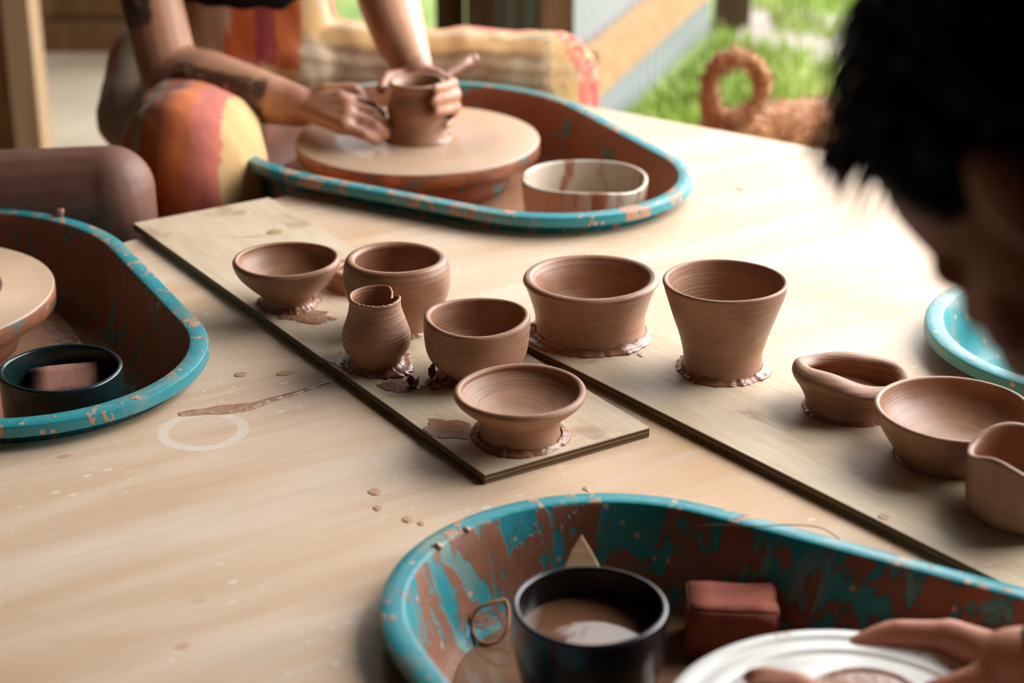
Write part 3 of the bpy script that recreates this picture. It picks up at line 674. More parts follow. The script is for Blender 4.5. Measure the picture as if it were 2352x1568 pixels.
# slip lying in the near pan
pl = egg(.057, 100)
o = MB().add([on(W3, A3, x, y, 0) for x, y in pl]+[on(W3, A3, x, y, .0035) for x, y in pl]+[on(W3, A3, x*.995, y*.995, .0045) for x, y in pl],
    [tuple(range(99, -1, -1)), tuple(range(200, 300))]+[(r*100+i, r*100+(i+1) % 100, r*100+100+(i+1) % 100, r*100+100+i) for r in (0, 1) for i in range(100)]).build('slip_pool', MT['water'], None)
o.location = (0, 0, PF+.0005); tag(o, 'thin pool of brown clay slip on the floor of the splashed teal pan', 'slip')
for W, A, lb, mt in ((W1, A1, 'clay sludge on the floor of the far pan under the turning pot', 'slip'), (W2, A2, 'brown clay sludge on the floor of the pan with the green bowl', 'slip')):
    pl = egg(.08, 100)
    o = MB().add([on(W, A, x, y, 0) for x, y in pl]+[on(W, A, x, y, .003) for x, y in pl]+[on(W, A, x*.98, y*.98, .004) for x, y in pl],
        [tuple(range(99, -1, -1)), tuple(range(200, 300))]+[(r*100+i, r*100+(i+1) % 100, r*100+100+(i+1) % 100, r*100+100+i) for r in (0, 1) for i in range(100)]).build('slip_pool', MT[mt], None)
    o.location = (0, 0, PF+.0005); tag(o, lb, 'slip')
# sponges
m = NT('sponge_red'); o_ = m.obj(); v_ = m.n('TexVoronoi', Vector=o_, Scale=800.); f_ = m.noise(o_, 60, 5)
m.B(Base_Color=m.mix(f_, sr(126, 62, 46), sr(176, 98, 76)), Roughness=.85); m.bump(m.math('ADD', v_.outputs['Distance'], f_), .0009, .6); MT['sponge'] = m.m
m = NT('sponge_pink'); o_ = m.obj(); v_ = m.n('TexVoronoi', Vector=o_, Scale=800.); f_ = m.noise(o_, 60, 5)
m.B(Base_Color=m.mix(f_, sr(170, 112, 96), sr(206, 150, 130)), Roughness=.85); m.bump(m.math('ADD', v_.outputs['Distance'], f_), .0009, .6); MT['sponge_pink'] = m.m
def sponge(c, sx, sy, sz, rz, tilt, mat, label):
    bm = bmesh.new(); bmesh.ops.create_cube(bm, size=1.); bmesh.ops.scale(bm, vec=(sx, sy, sz), verts=bm.verts)
    bmesh.ops.bevel(bm, geom=bm.edges[:], offset=.0022, segments=2, affect='EDGES'); bmesh.ops.subdivide_edges(bm, edges=bm.edges[:], cuts=3, use_grid_fill=True)
    for v in bm.verts: v.co += V((mn.noise(v.co*70), mn.noise(v.co*70+V((5, 0, 0))), mn.noise(v.co*70+V((0, 5, 0)))))*.0016
    me = bpy.data.meshes.new('sponge'); bm.to_mesh(me); bm.free(); me.materials.append(MT[mat]); me.polygons.foreach_set('use_smooth', [True]*len(me.polygons))
    o = bpy.data.objects.new('sponge', me); C.objects.link(o); o.location = c; o.rotation_euler = (tilt[0], tilt[1], rz); return tag(o, label, 'sponge')
q0 = U(1682, 1362, PF+.056); sponge((q0.x, q0.y, PF+.0302), .076, .052, .046, -.06, (0, .0), 'sponge', 'red brown rectangular sponge on the floor of the splashed teal pan')
q0 = U(150, 862, PF+.062); sponge((q0.x, q0.y, PF+.0515), .072, .044, .020, .16, (.40, -.05), 'sponge_pink', 'pinkish sponge soaking in the dark green bowl')
# wooden rib leaning on the pan wall
q0 = on(W3, A3, .0, 0)
r0, r1, r2 = AT(1335, 1228, 1.455), AT(1286, 1330, 1.425), AT(1392, 1330, 1.425)
nn = (r1-r0).cross(r2-r0).normalized()*.004; vs = []; 
edge = [r0, r0.lerp(r2, .35)+(r2-r1)*.02, r0.lerp(r2, .7)+(r2-r1)*.01, r2, r1, r0.lerp(r1, .7)-(r2-r1)*.03, r0.lerp(r1, .35)-(r2-r1)*.05]
n = len(edge); o = MB().add([p+nn*.5 for p in edge]+[p-nn*.5 for p in edge], [tuple(range(n)), tuple(range(2*n-1, n-1, -1))]+[(i, (i+1) % n, n+(i+1) % n, n+i) for i in range(n)]).build('wooden_rib', mat_wood('rib_wood', sr(150, 104, 70), sr(206, 170, 130), (1, 1, 6), 20., .6), None, False)
bevel(o, .001); tag(o, 'pointed wooden rib leaning on the pan wall behind the black bowl', 'pottery tool')
# loop tool
lp = [U(1160, 1376, PF+.030), U(1130, 1384, PF+.030), U(1098, 1397, PF+.026), U(1086, 1420, PF+.018), U(1086, 1448, PF+.010), U(1098, 1470, PF+.007), U(1120, 1478, PF+.007), U(1150, 1466, PF+.009), U(1166, 1440, PF+.016), U(1168, 1400, PF+.024)]; lp.append(lp[0])
o = MB().tube([V(p) for p in cat_rom([tuple(p) for p in lp], 6)], .0016, 8).build('loop_tool', plain('tool_wire_brass', sr(170, 118, 76), .4, .5), None); tag(o, 'rounded clay smeared loop tool beside the black bowl', 'pottery tool')
# cutting wire over the pan rim
wz = TZ+RIM
wp = [U(1525, 1245, wz-.030), U(1550, 1228, wz-.02), U(1575, 1214, wz-.008), U(1620, 1206, wz+.0), U(1680, 1206, wz+.002), U(1745, 1209, wz+.003), U(1800, 1205, wz+.004), U(1860, 1207, wz+.004), U(1895, 1216, wz+.002), U(1925, 1236, wz-.002), U(1950, 1262, wz-.012), U(1980, 1300, wz-.03)]
o = MB().tube([V(p) for p in cat_rom([tuple(p) for p in wp], 6)], .00055, 6).build('cutting_wire', plain('wire_copper', sr(120, 84, 62), .4, .5), None); tag(o, 'thin bent wire lying across the rim of the splashed teal pan', 'wire')
# clay lumps sticking to the pan wall and rim
for i, (x, y, s, lb) in enumerate([(1034, 1268, 24, 'shiny clay lump stuck high on the teal pan wall'), (1840, 1290, 20, 'brown clay blob on the shaded wall of the teal pan'), (1004, 1254, 13, 'wet clay blob on the turquoise rim of the splashed pan'), (1072, 1215, 10, 'small clay blob further along the rim of the splashed pan')]):
    z = wz+.0003 if i > 1 else wz-.026
    p = U(x, y, z); r = s*zc(p)/F; b = MB().ell((0, 0, 0), (r, r*.7, r*.6), None, 16, 10); b.v = [v*(1+.4*mn.noise(v*(1.5/r)+V((i, 0, 0)))) for v in b.v]
    o = b.build('clay_blob', MT['skirt' if i < 2 else 'drop']); o.location = p; tag(o, lb, 'clay blob', 'clay blobs stuck to the pans')
q0 = U(137, 496, wz); b = MB().ell((0, 0, .004), (.007, .006, .006), None, 14, 8); b.v = [v*(1+.4*mn.noise(v*180)) for v in b.v]; o = b.build('clay_blob', MT['skirt']); o.location = q0; tag(o, 'clay blob on the pan rim in front of the bare knee', 'clay blob', 'clay blobs stuck to the pans')
# white bat on the near wheel, with a freshly started slab of clay
m = NT('bat_plastic'); o_ = m.obj(); x_, y_, z_ = m.sep(o_)
f_ = m.noise(o_, 20, 5, .55, 1.); m.B(Base_Color=m.mix(m.math('MULTIPLY', m.smooth(f_, .60, .66), .6), sr(222, 222, 217), sr(178, 148, 122)), Roughness=.25); MT['bat'] = m.m
BR, BTH = .1405, .013
pr = [(0, 0), (BR-.003, 0), (BR, .002), (BR, BTH-.003), (BR-.002, BTH), (BR-.012, BTH+.0002), (BR-.0135, BTH-.001), (BR-.022, BTH-.001), (BR-.0235, BTH+.0002), (BR-.035, BTH), (BR-.0355, BTH-.0008), (BR-.0375, BTH-.0008), (BR-.038, BTH), (BR-.07, BTH+.0003), (0, BTH)]
o = lathe_mb(pr, 128).build('throwing_bat', MT['bat']); bc = V((.2455, 1.168, HZ+.0002)); o.location = bc; tag(o, 'round white plastic bat under the fingers on the near wheel', 'bat')
o = pot('clay_slab', (1990, 1610), 300, (1990, 1622), [(1., 0), (1.02, .3), (1.03, .7), (1.0, 1.)], 'low ring of fresh wet clay on the white bat', 'clay', z0=bc.z+BTH+.0005, t=.007, tf=.004, foot=.004, mat='skirt', seed=31, skirt=False)
# ================================================================== people
def mat_skin(name, c, c2, rough=.5):
    m = NT(name); o = m.obj(); f = m.noise(o, 30, 4); f2 = m.noise(o, 400, 2)
    m.B(Base_Color=m.mix(f, sr(*c), sr(*c2)), Roughness=rough, Specular_IOR_Level=.4, Subsurface_Weight=.12, Subsurface_Radius=(.01, .004, .002), Subsurface_Scale=.5)
    m.bump(f2, .0003, .4); return m
def face(b, M, neck=True):
    """head in its own frame: x forward, y to its left ear, z up; M places it"""
    e = lambda c, r: b.ell(M@V(c), r, M.to_3x3())
    e((-.012, 0, .028), (.096, .074, .084)); e((.03, 0, -.03), (.06, .060, .085)); e((.045, 0, -.085), (.042, .046, .034)); e((.076, 0, -.112), (.018, .02, .016))
    for s in (1, -1):
        b.cap(M@V((.074, .012*s, .012)), M@V((.062, .045*s, .008)), .013, .011)
        e((.058, .042*s, -.035), (.024, .02, .022)); e((.076, .031*s, -.012), (.013, .014, .011))
        e((-.006, .075*s, -.014), (.016, .009, .030)); e((-.014, .079*s, -.004), (.016, .006, .024))
    b.cap(M@V((.083, 0, .004)), M@V((.107, 0, -.036)), .009, .012); 
    for s in (1, -1): e((.097, .011*s, -.040), (.010, .008, .008))
    b.cap(M@V((.082, .017, -.074)), M@V((.082, -.017, -.074)), .008, .008); b.cap(M@V((.080, .014, -.085)), M@V((.080, -.014, -.085)), .008, .008)
def frame(pos, fwd, roll_up=V((0, 0, 1))):
    f = V(fwd).normalized(); l = roll_up.cross(f).normalized(); u = f.cross(l)
    M = Matrix((( f.x, l.x, u.x), (f.y, l.y, u.y), (f.z, l.z, u.z))).to_4x4(); M.translation = V(pos); return M
def hand(b, wrist, mcp, pip, tip, thumb, rw=.021, rp=.0125, rf=.0092):
    """palm and five separate fingers given by joint positions"""
    for i, p in enumerate(mcp): b.cap(wrist, p, rw*.78, rp)
    for a, c in zip(mcp, mcp[1:]): b.cap(a, c, rp, rp)
    for i, (a, p, t) in enumerate(zip(mcp, pip, tip)):
        k = (1., 1.04, 1., .86)[i]; d = p.lerp(t, .55); d += (d-(a+t)*.5)*.12
        b.cap(a, p, rp*.92*k, rf*1.04*k); b.cap(p, d, rf*1.02*k, rf*.94*k); b.cap(d, t, rf*.94*k, rf*.8*k)
    b.cap(wrist.lerp(thumb[0], .3), thumb[0], rw*.7, .0145); b.cap(thumb[0], thumb[1], .0140, .0108); b.cap(thumb[1], thumb[2], .0108, .0088)
SH = Matrix(((1, 0, 0), (0, 1, 0), (0, 0, 1)))
# ---------------------------------------------------------------- the potter at the far wheel
P0 = AT(560, 120, 3.16)
hipR, hipL = AT(455, 250, 3.06), AT(668, 165, 3.14)
kneeR, kneeL = AT(440, 372, 2.60), AT(1258, 176, 3.05)
ankR, ankL = V((kneeR.x+.02, kneeR.y+.05, .09)), V((kneeL.x+.02, kneeL.y-.02, .09))
chest = P0+V((.02, -.20, .35)); nk = chest+V((.02, -.05, .12)); shR, shL = chest+V((-.17, -.02, .03)), chest+V((.18, -.03, .03))
elR = AT(390, 168, 2.85); wrR = AT(685, 245, 2.745)
elL = AT(862, -120, 3.06); wrL = AT(955, 165, 2.79); fL1, fL2 = AT(892, 0, 2.98), AT(922, 95, 2.86)
b = MB()
b.chain([P0, P0+V((.005, -.03, .14)), P0+V((.01, -.10, .25)), chest], [.125, .115, .12, .13])
b.cap(hipR, hipL, .10, .10); b.cap(shR, shL, .06, .06); b.cap(chest, nk, .08, .055)
b.chain([nk, nk+V((.01, -.05, .09))], [.052, .05])
b.chain([hipR, kneeR, kneeR.lerp(ankR, .3), ankR], [.085, .058, .055, .036]); b.chain([hipL, kneeL, kneeL.lerp(ankL, .3), ankL], [.085, .058, .055, .036])
for q, s in ((ankR, -1), (ankL, 1)): b.chain([q+V((0, .03, -.05)), q+V((.02*s, -.09, -.06)), q+V((.02*s, -.14, -.068))], [.036, .03, .02])
um = shR.lerp(elR, .5); b.chain([shR, um, elR, elR.lerp(wrR, .3), elR.lerp(wrR, .7), wrR], [.054, .047, .046, .050, .041, .031])
b.chain([shL, elL, fL1, fL2, wrL], [.052, .045, .049, .040, .027])
# right hand pressing the pot from outside
hand(b, wrR, [AT(783, 226, 2.715), AT(800, 246, 2.685), AT(800, 270, 2.66), AT(790, 292, 2.64)],
     [AT(838, 236, 2.715), AT(858, 262, 2.675), AT(862, 288, 2.65), AT(840, 311, 2.632)],
     [AT(880, 262, 2.705), AT(890, 288, 2.680), AT(886, 311, 2.660), AT(868, 326, 2.650)], [AT(748, 212, 2.745), AT(812, 205, 2.745), AT(850, 240, 2.735)])
# left hand round the back, fingers on the outer side
hand(b, wrL, [AT(1012, 178, 2.765), AT(1026, 204, 2.758), AT(1032, 232, 2.75), AT(1030, 258, 2.745)],
     [AT(1042, 190, 2.712), AT(1050, 218, 2.705), AT(1050, 247, 2.70), AT(1042, 275, 2.70)],
     [AT(998, 203, 2.655), AT(994, 232, 2.650), AT(1001, 260, 2.650), AT(1023, 290, 2.666)], [AT(930, 178, 2.775), AT(890, 178, 2.755), AT(875, 205, 2.715)], rf=.0076)
HA = nk+V((.02, -.10, .20)); MA = frame(HA, (.12, -.75, -.62)); face(b, MA)
def seg(p, a, c):
    d = c-a; t = max(0, min(1, (p-a).dot(d)/d.length_squared)); return t, (p-a-d*t).length
m = mat_skin('skin_potter', (196, 142, 112), (214, 164, 134)); o_ = m.obj()
ta = m.n('Attribute', dict(attribute_name='tattoo')).outputs['Fac']; ca = m.n('Attribute', dict(attribute_name='claydust')).outputs['Fac']
tn = m.noise(o_, 48, 4, .6, 1.); tm = m.math('MULTIPLY', m.smooth(ta, .3, .7), m.smooth(tn, .36, .46))
bc_ = m.b.inputs['Base Color'].links[0].from_socket
bc_ = m.mix(m.math('MULTIPLY', tm, .85), bc_, sr(58, 54, 46))
cm = m.math('MULTIPLY', m.smooth(m.math('ADD', ca, m.math('MULTIPLY', m.math('SUBTRACT', m.noise(o_, 45, 4), .5), .8)), .35, .7), .8)
m.B(Base_Color=m.mix(cm, bc_, sr(164, 112, 88)), Roughness=.38)
pa_ = b.remesh('person', m.m, None, .0042, 5, .5)
def tat(p):
    t, d = seg(p, elR, wrR); t2, d2 = seg(p, shR, elR); f = g = 0
    if d < .07 and t > .02: f = max(0, min(1, min((t-.10)/.1, (.86-t)/.06)))*max(0, min(1, .5+(.034-(p-elR.lerp(wrR, t)).z)/.02))
    if d2 < .075 and t < .02: g = max(0, min(1, min((t2-.25)/.1, (.84-t2)/.1)))*max(0, min(1, .5+(.006-(p-shR.lerp(elR, t2)).x)/.02))
    return max(f, g)
attr(pa_, 'tattoo', tat)
attr(pa_, 'claydust', lambda p: max(0, min(1, max((.19-(p-AT(845, 270, 2.68)).length)/.1, (.13-(p-AT(1010, 215, 2.72)).length)/.08))))
tag(pa_, 'person in striped trousers and black top throwing a pot, tattooed forearm', 'person')
# trousers
b = MB(); b.chain([P0+V((.0, -.0, .03)), P0+V((0, -.01, .12))], [.165, .15]); b.ell(P0+V((0, .02, -.01)), (.19, .15, .12))
kR2 = kneeR.copy(); b.chain([hipR, AT(446, 322, 2.83), kR2, kR2.lerp(ankR, .25), kR2.lerp(ankR, .6), ankR+V((0, 0, .05))], [.108, .100, .104, .098, .085, .065])
b.cap(AT(345, 90, 3.14), AT(315, 270, 2.98), .05, .068)
b.chain([hipL, hipL.lerp(kneeL, .5), kneeL, kneeL.lerp(ankL, .3), ankL+V((0, 0, .05))], [.10, .076, .082, .088, .07])
b.cap(AT(690, 165, 3.06), AT(540, 190, 3.03), .06, .06)
def folds(p, n):
    q = p*1.; f = mn.noise(V((q.x*7, q.y*7, q.z*5)))*.012+mn.noise(V((q.x*26+q.z*6, q.y*20, q.z*7)))*.005
    return n*f
m = NT('trouser_cloth'); o_ = m.obj(); cl = m.n('Attribute', dict(attribute_name='print')).outputs['Color']
fb = m.noise(m.mapping(o_, (1, 1, .3)), 24, 4); wv = m.noise(o_, 700, 2)
m.B(Base_Color=cl, Roughness=.85, Specular_IOR_Level=.2, Sheen_Weight=.15); m.bump(m.math('ADD', fb, m.math('MULTIPLY', wv, .1)), .006, .5)
tr = b.remesh('trousers', m.m, pa_, .0062, 6, .5, disp=folds)
OR, DO, CR, RD, MA_, YE, TN, PK = sr(206, 112, 62), sr(168, 84, 40), sr(206, 184, 156), sr(186, 74, 64), sr(160, 70, 70), sr(214, 176, 122), sr(178, 150, 118), sr(206, 116, 100)
def pick(tab, v):
    for lim, c in tab:
        if v < lim: return c
    return tab[-1][1]
xpx = lambda p: 1176+F*p.x/zc(p)
NEAR = [(285, CR), (318, OR), (345, TN), (395, DO), (460, OR), (525, PK), (640, YE)]
LAP = [(292, CR), (325, OR), (372, CR), (412, DO), (445, TN), (500, YE), (562, CR), (612, OR), (652, MA_), (700, OR), (742, CR), (790, PK), (3000, OR)]
FAR = [(-.5, OR), (-.1, DO), (.12, TN), (.3, CR), (.42, TN), (.62, CR), (.78, TN), (1.2, YE), (1.35, CR), (1.55, YE), (2.3, PK), (9, OR)]
SHN = [(-.4, OR), (.1, TN), (.6, YE), (.95, PK), (9, RD)]
kxn = [xpx(kneeR.lerp(hipR, q)) for q in (0, 1)]
def printcol(p):
    t1, dR = seg(p, hipR, kneeR); t2, dR2 = seg(p, kneeR, ankR); t3, dL = seg(p, hipL, kneeL); t4, dL2 = seg(p, kneeL, ankL)
    wz_ = .25*mn.noise(p*9)+.1*mn.noise(p*25)
    if min(dL, dL2) < min(dR, dR2) and p.x > hipL.x+.03:
        if dL < dL2: v = p-hipL.lerp(kneeL, t3); return pick(FAR, math.atan2(v.z, -v.y)+wz_*.6)
        v = p-kneeL.lerp(ankL, t4); return pick(SHN, math.atan2(v.x, -v.y)+wz_*.6)
    q = (p.x-kneeR.x)/.0001
    if p.y < P0.y-.16 and p.x < kneeR.x+.16: return pick(NEAR, 440+(p.x-kneeR.x)*1650+(kneeR.z-p.z)*(-180 if p.z < kneeR.z else 0)+wz_*45)
    return pick(LAP, 560+(p.x-P0.x)*1270+wz_*40)
ca_ = tr.data.attributes.new('print', 'FLOAT_COLOR', 'POINT'); fl_ = []
for v in tr.data.vertices: fl_ += [*printcol(v.co), 1.]
ca_.data.foreach_set('color', fl_)
b = MB(); b.chain([P0+V((.005, -.02, .175)), P0+V((.01, -.10, .27)), chest+V((0, 0, -.0))], [.152, .14, .146]); b.cap(shR, shL, .068, .068); b.cap(shR+V((-.02, 0, .02)), shR+V((-.03, 0, -.12)), .06, .075)
m = plain('black_knit', sr(16, 16, 18), .9, .2, 200, .2); b.remesh('top', m, pa_, .008, 5)
MT['hair_brown'] = plain('hair_brown', sr(54, 36, 24), .5, .4, 90, .3)
b = MB(); b.ell(MA@V((-.022, 0, .04)), (.098, .083, .086), MA.to_3x3()); b.ell(MA@V((-.1, 0, .03)), (.04, .04, .04)); b.remesh('hair', MT['hair_brown'], pa_, .006, 4, disp=lambda p, n: n*.006*mn.noise(p*60))
# stool under the potter
st = empty('stool', (P0.x, P0.y, 0)); tag(st, 'low wooden stool under the person in striped trousers', 'stool')
zt = hipR.z-.112; lathe_mb([(0, zt-.03), (.15, zt-.03), (.155, zt-.02), (.155, zt-.005), (.15, zt), (0, zt)], 48).build('seat', MT['rough_wood'], st)
for k in range(3): a = 2*PI*k/3+.5; MB().tube([(.1*math.cos(a), .1*math.sin(a), zt-.03), (.14*math.cos(a), .14*math.sin(a), 0)], .016, 10).build('leg', MT['rough_wood'], st)
# wooden tool between the fingers
b = MB(); t0, t1 = AT(1003, 186, 2.742), AT(1086, 136, 2.80); b.tube([t0, t0.lerp(t1, .3), t0.lerp(t1, .75), t1], [.004, .0068, .0075, .0085], 10); b.ell(t1, (.0095, .0095, .0085))
o = b.build('wooden_tool', MT['skirt']); tag(o, 'clay coated throwing tool sticking up between the fingers of the potter', 'pottery tool')

# ---------------------------------------------------------------- person at the left wheel, only the bare knee in view
m = mat_skin('skin_knee', (104, 70, 58), (128, 90, 76), .55); o_ = m.obj()
vo = m.n('TexVoronoi', Vector=o_, Scale=240.); k_ = m.math('MULTIPLY', m.smooth(vo.outputs['Distance'], .3, .18), m.smooth(m.noise(o_, 20, 3), .42, .6))
bc_ = m.b.inputs['Base Color'].links[0].from_socket; m.B(Base_Color=m.mix(m.math('MULTIPLY', k_, .5), bc_, sr(160, 124, 108)))
b = MB(); kn = AT(252, 437, 2.40); hp = V((-1.06, 2.40, .47)); an = V((kn.x+.015, kn.y-.01, .09)); pl = V((-1.12, 2.27, .47))
kn2 = V((-.98, 1.80, .50)); hp2 = V((-1.12, 2.14, .47)); an2 = V((-.97, 1.74, .09))
b.chain([hp, hp.lerp(kn, .55), kn, kn.lerp(an, .3), an], [.098, .076, .060, .058, .038]); b.chain([hp2, hp2.lerp(kn2, .5), kn2, kn2.lerp(an2, .3), an2], [.098, .078, .062, .058, .038])
b.cap(kn+V((.006, -.012, .004)), kn+V((.012, -.01, -.05)), .050, .047)
b.chain([pl, pl+V((.05, -.02, .2)), pl+V((.12, -.05, .42))], [.14, .13, .14])
for q in (an, an2): b.chain([q+V((-.03, .02, -.05)), q+V((.08, -.05, -.06)), q+V((.12, -.08, -.068))], [.036, .03, .02])
s1, s2 = pl+V((.14, .14, .43)), pl+V((.10, -.23, .43)); b.cap(s1, s2, .06, .06)
e1_, e2_ = V((-1.10, 2.36, .64)), V((-1.13, 1.86, .64)); w1_, w2_ = V((-.95, 2.19, .60)), V((-.95, 1.97, .60))
for s_, e_, w_ in ((s1, e1_, w1_), (s2, e2_, w2_)):
    b.chain([s_, e_, w_], [.05, .042, .028])
    d = (V((-.80, 2.06, .56))-w_).normalized(); sd = V((-d.y, d.x, 0))
    mc = [w_+d*.08+sd*(.027-.018*i) for i in range(4)]
    hand(b, w_, mc, [p+d*.042+V((0, 0, -.006)) for p in mc], [p+d*.066+V((0, 0, -.026)) for p in mc], [w_+d*.035+sd*.035, w_+d*.06+sd*.05, w_+d*.085+sd*.045])
nb = pl+V((.13, -.05, .52)); b.cap(pl+V((.12, -.05, .42)), nb, .08, .055); HB = nb+V((.06, -.03, .15)); b.cap(nb, HB, .052, .05); MBm = frame(HB, (.62, -.5, -.6)); face(b, MBm)
pb_ = b.remesh('person', m.m, None, .0046, 5, .5); tag(pb_, 'person with bare clay dusted knee beside the pan with the green bowl', 'person')
b = MB(); b.chain([pl+V((.01, 0, .06)), pl+V((.05, -.02, .2)), pl+V((.12, -.05, .42))], [.155, .15, .152]); b.cap(s1, s2, .072, .072); b.cap(s1, s1.lerp(e1_, .5), .066, .062); b.cap(s2, s2.lerp(e2_, .5), .066, .062)
b.remesh('shirt', plain('grey_shirt', sr(92, 92, 96), .9, .2, 120), pb_, .008, 5, disp=folds)
b = MB(); b.cap(pl, pl+V((.0, 0, .05)), .16, .15); b.chain([hp, hp.lerp(kn, .42)], [.115, .10]); b.chain([hp2, hp2.lerp(kn2, .42)], [.115, .10]); b.remesh('shorts', plain('dark_shorts', sr(52, 48, 46), .9, .2, 120), pb_, .008, 5)
b = MB(); b.ell(MBm@V((-.022, 0, .04)), (.098, .083, .086), MBm.to_3x3()); b.remesh('hair', MT['hair_brown'], pb_, .006, 4, disp=lambda p, n: n*.005*mn.noise(p*60))
st = empty('stool', (pl.x, pl.y, 0)); tag(st, 'wooden stool under the person with the bare knee', 'stool'); zt = pl.z-.163
lathe_mb([(0, zt-.03), (.15, zt-.03), (.155, zt-.02), (.155, zt-.005), (.15, zt), (0, zt)], 48).build('seat', MT['rough_wood'], st)
for k in range(3): a = 2*PI*k/3+.5; MB().tube([(.1*math.cos(a), .1*math.sin(a), zt-.03), (.14*math.cos(a), .14*math.sin(a), 0)], .016, 10).build('leg', MT['rough_wood'], st)

# ---------------------------------------------------------------- dark haired person close by, leaning over the near wheel
az, dn = math.radians(132.3), math.radians(64.)
HF = V((math.cos(az)*math.cos(dn), math.sin(az)*math.cos(dn), -math.sin(dn)))
HC = AT(2458, 372, .904)
MC = frame(HC, HF)@Matrix.Rotation(math.radians(-3.5), 4, 'X')
m = mat_skin('skin_near', (176, 112, 84), (196, 134, 106), .5)
b = MB(); face(b, MC)
nkC = MC@V((-.05, 0, -.17)); b.chain([MC@V((-.03, 0, -.07)), nkC], [.056, .058])
pC = V((.72, .62, .47)); chC = V((.56, .80, .83))
b.chain([pC, pC.lerp(chC, .5)+V((.02, -.02, .03)), chC], [.14, .13, .135]); b.cap(chC, nkC, .10, .062)
sL, sR = chC+V((-.13, -.17, .02)), chC+V((.17, .13, .03)); b.cap(sL, sR, .062, .062)
wR_ = AT(2330, 1522, 1.235); eR = V((.68, 1.10, .60)); eL = V((.46, .72, .58)); wL = V((.30, .96, .585))
b.chain([sR, eR, eR.lerp(wR_, .35), wR_], [.05, .042, .042, .028]); b.chain([sL, eL, eL.lerp(wL, .35), wL], [.05, .042, .042, .028])
# right hand over the bat, index finger foremost
mcpR = [AT(2178, 1462, 1.285), AT(2185, 1462, 1.315), AT(2195, 1476, 1.34), AT(2215, 1492, 1.36)]
hand(b, wR_, mcpR, [AT(2048, 1456, 1.295), AT(2056, 1456, 1.33), AT(2074, 1472, 1.355), AT(2110, 1490, 1.37)],
     [AT(1936, 1504, 1.29), AT(1962, 1500, 1.325), AT(1990, 1505, 1.345), AT(2040, 1512, 1.36)],
     [AT(2262, 1562, 1.225), AT(2150, 1590, 1.225), AT(2070, 1618, 1.235)], rw=.024, rp=.0145, rf=.0115)
# left hand, mostly below the frame
tl = [AT(1728, 1556, 1.20), AT(1740, 1585, 1.18), AT(1765, 1612, 1.165), AT(1800, 1640, 1.155)]
pl_ = [AT(1830, 1574, 1.17), AT(1845, 1606, 1.15), AT(1865, 1634, 1.135), AT(1890, 1660, 1.13)]
ml_ = [AT(1935, 1640, 1.11), AT(1950, 1668, 1.10), AT(1965, 1695, 1.09), AT(1985, 1720, 1.085)]
hand(b, wL, ml_, pl_, tl, [AT(1990, 1640, 1.08), AT(1960, 1600, 1.12), AT(1930, 1592, 1.16)], rw=.024, rp=.0135, rf=.0105)
kC1, kC2 = V((.52, .78, .44)), V((.78, 1.02, .44)); hC1, hC2 = pC+V((-.07, -.08, -.02)), pC+V((.08, .07, -.02))
kC1, kC2 = V((.38, .66, .40)), V((.78, 1.10, .40))
for h_, k_ in ((hC1, kC1), (hC2, kC2)):
    a_ = V((k_.x-.02, k_.y+.0, .09)); b.chain([h_, k_, k_.lerp(a_, .3), a_], [.09, .06, .056, .038]); b.chain([a_+V((.02, -.02, -.05)), a_+V((-.07, .06, -.06)), a_+V((-.1, .09, -.068))], [.036, .03, .02])
pc_ = b.remesh('person', m.m, None, .0042, 5, .5); tag(pc_, 'person with short dark hair bending over the near wheel, fingers on the bat', 'person')
# hair: a cap of hair over the skull plus loose locks
m = NT('hair_black'); m.B(Base_Color=(*sr(16, 13, 12), 1), Roughness=.45, Specular_IOR_Level=.3); MT['hair_black'] = m.m
b = MB(); b.ell(MC@V((-.030, 0, .044)), (.102, .0815, .090), MC.to_3x3()); b.ell(MC@V((.018, 0, .082)), (.046, .058, .032), MC.to_3x3()); b.ell(MC@V((-.085, 0, -.035)), (.042, .060, .055), MC.to_3x3())
b.ell(MC@V((.008, .062, .04)), (.035, .016, .036), MC.to_3x3()); b.ell(MC@V((.008, -.062, .04)), (.035, .016, .036), MC.to_3x3())
hr = b.remesh('hair', MT['hair_black'], pc_, .005, 5, disp=lambda p, n: n*(.006*mn.noise(p*45)+.003*mn.noise(p*130)))
b = MB(); rng = random.Random(21)
def lock(p, dirs, L, r):
    pts = [p]; q = p.copy(); d = dirs.copy(); n = 6
    for i in range(n): d = (d+V((0, 0, -.10))+V((rng.uniform(-.1, .1), rng.uniform(-.1, .1), rng.uniform(-.1, .1)))).normalized(); q = q+d*L/n; pts.append(q.copy())
    b.tube(pts, [r*(1-.85*i/n) for i in range(n+1)], 5)
for i in range(900):
    th_, ph_ = rng.uniform(0, 2*PI), math.acos(rng.uniform(-.25, 1))
    l = V((math.sin(ph_)*math.cos(th_), math.sin(ph_)*math.sin(th_), math.cos(ph_)))
    if l.x > .55 and l.z < .45: continue
    if l.z < .0 and l.x > .1: continue
    p = MC@(V((-.026, 0, .043))+V((l.x*.101, l.y*.080, l.z*.089))); nrm = (MC.to_3x3()@l).normalized()
    fl = MC.to_3x3()@V((.9, .15*math.copysign(1, l.y), -.25)) if l.x > -.2 else MC.to_3x3()@V((-.35, .1*l.y, -.9))
    lock(p, (fl.normalized()*.8+nrm*.42), rng.uniform(.022, .045), rng.uniform(.0009, .0019))
for i in range(150):                       # fringe hanging off the forehead
    y = rng.uniform(-.06, .075); p = MC@V((.062-abs(y)*.35, y, rng.uniform(.078, .10)))
    lock(p, MC.to_3x3()@V((.9, .12*rng.uniform(-1, 1), -.12)), rng.uniform(.010, .024), rng.uniform(.0009, .0018))
